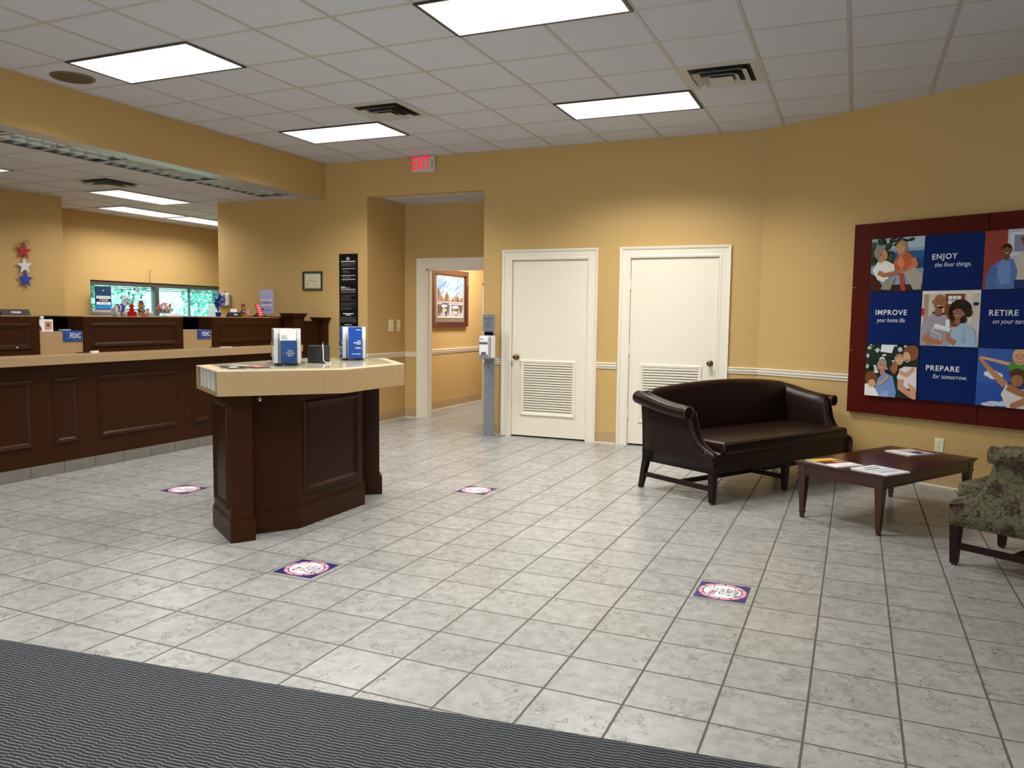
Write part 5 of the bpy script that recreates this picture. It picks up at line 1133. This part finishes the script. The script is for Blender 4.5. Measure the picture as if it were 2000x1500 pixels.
# black pen / form box
bx = thing('pen_box', 'black plastic box with a chained pen on the writing desk', 'pen holder', (-.845, -3.93, ZT), math.radians(20)); mb = MB(); rbox(mb, (-.065, -.05, 0), (.065, .05, .12), .006, 2); mb.box((-.067, .0, .0), (.067, .004, .124)); mb.build('box', BLACK, bx)
mb = MB(); mb.tube([(.035, -.02, .125), (.045, -.055, .13), (.05, -.06, .09), (.052, -.062, .02), (.07, -.075, .006), (.11, -.07, .006)], .0035, 6); mb.build('chained_pen', WHITE, bx); mb = MB(); mb.tube([(.03, .0, .12), (.033, 0, .145)], .004, 6); mb.build('pen_socket', CHROME, bx)
mb = MB(); mb.box((-.74, -3.80, ZT), (-.58, -3.79, ZT)); 
def leaflet(label, x, y, rz, w_, h_, fn, t=.006):
    r = thing('leaflet', label, 'leaflet', (x, y, ZT), rz, 'leaflets lying on the writing desk'); mb = MB(); mb.box((-w_ / 2, -h_ / 2, 0), (w_ / 2, h_ / 2, t)); mb.build('sheets', mat('dark_leaflet_edge', (.08, .06, .05), .5), r); a = Art(w_, h_, 0); fn(a); o = a.build('printed_cover', r); o.location = (-w_ / 2, -h_ / 2, t + .0002)
leaflet('dark leaflet with a white patch at the left end of the desk top', -.955, -4.64, 1.1, .10, .19, lambda a: (a.rect('2a241e', 0, 0, 1, 1), a.rect('efeae6', .1, .08, .6, .45), a.rect('6a5a50', .5, .5, .9, .9)))
leaflet('leaflet with photo and red band on the desk top', -.88, -4.53, 1.2, .10, .20, lambda a: (a.rect('c9b3a4', 0, 0, 1, 1), a.ell('5a4038', .5, .7, .3, .15), a.rect('b8a090', .1, .4, .9, .55), a.rect('b32a34', 0, .05, 1, .35)))
mb = MB(); mb.box((-1.12, -4.50, ZT), (-1.0, -4.44, ZT + .003)); tag(mb.build('deposit_slip', mat('pale_slip', (.55, .52, .42), .5)), 'pale paper slip near the left rear corner of the desk', 'paper')

# ================================================================== OUTSIDE THE DRIVE-UP WINDOW
mb = MB(); mb.box((-40, -25, -.2), (-8.4, 30, -.1)); struct(mb.build('floor', mat('pale_concrete_drive', (.75, .78, .76), .9)))
LEAF = [mat('leaf_green_a', (.10, .55, .38), .6), mat('leaf_green_b', (.25, .75, .58), .6), mat('leaf_green_c', (.04, .33, .22), .6)]
def tree(label, x, y, h, r, seed):
    random.seed(seed); t = thing('leafy_tree', label, 'tree', (x, y, -.1), 0, 'trees outside the drive-up window'); mb = MB(); mb.tube([(0, 0, 0), (.1, 0, h * .5), (0, .1, h * .8)], [.14, .1, .05], 8); mb.build('trunk', mat('bark', (.12, .09, .07), .9), t)
    mb = MB()
    for k in range(1100):
        d_ = Vector([random.gauss(0, 1) for _ in range(3)]).normalized() * (random.random() ** .4); c0 = Vector((0, 0, h * .62)) + Vector((d_.x * r, d_.y * r, d_.z * h * .42)); a_ = Vector([random.uniform(-1, 1) for _ in range(3)]).normalized() * .09; b_ = a_.cross(Vector([random.uniform(-1, 1) for _ in range(3)])).normalized() * .05
        mb.f([mb.v(c0 - a_), mb.v(c0 + b_), mb.v(c0 + a_), mb.v(c0 - b_)], random.randrange(3))
    mb.build('foliage', LEAF, t)
tree('leafy tree seen through the left pane of the drive-up window', -14, 2.2, 3.4, 1.7, 1)
tree('leafy tree seen through the middle of the drive-up window', -20, 9.6, 4.3, 1.9, 2)
tree('leafy tree seen through the right pane of the drive-up window', -17.5, 12.3, 3.0, 1.0, 3)
lt = thing('lattice_screen', 'white lattice screen outside the left window pane', 'screen', (-11.2, 1.2, 0)); mb = MB()
for k in range(-2, 12):
    for sgn in (-1, 1):
        y_ = k * .35; mb.bar((0 + .02 * sgn, y_, .3), (.02 * sgn, y_ + sgn * 1.3, 1.6), .02, .06)
mb.build('slats', WHITE, lt); mb = MB(); mb.box((-.05, -1, 1.55), (.05, 2.6, 1.66)); mb.box((-.05, -1, -.1), (.05, -.9, 1.6)); mb.box((-.05, 2.5, -.1), (.05, 2.6, 1.6)); mb.build('rail', WHITE, lt)
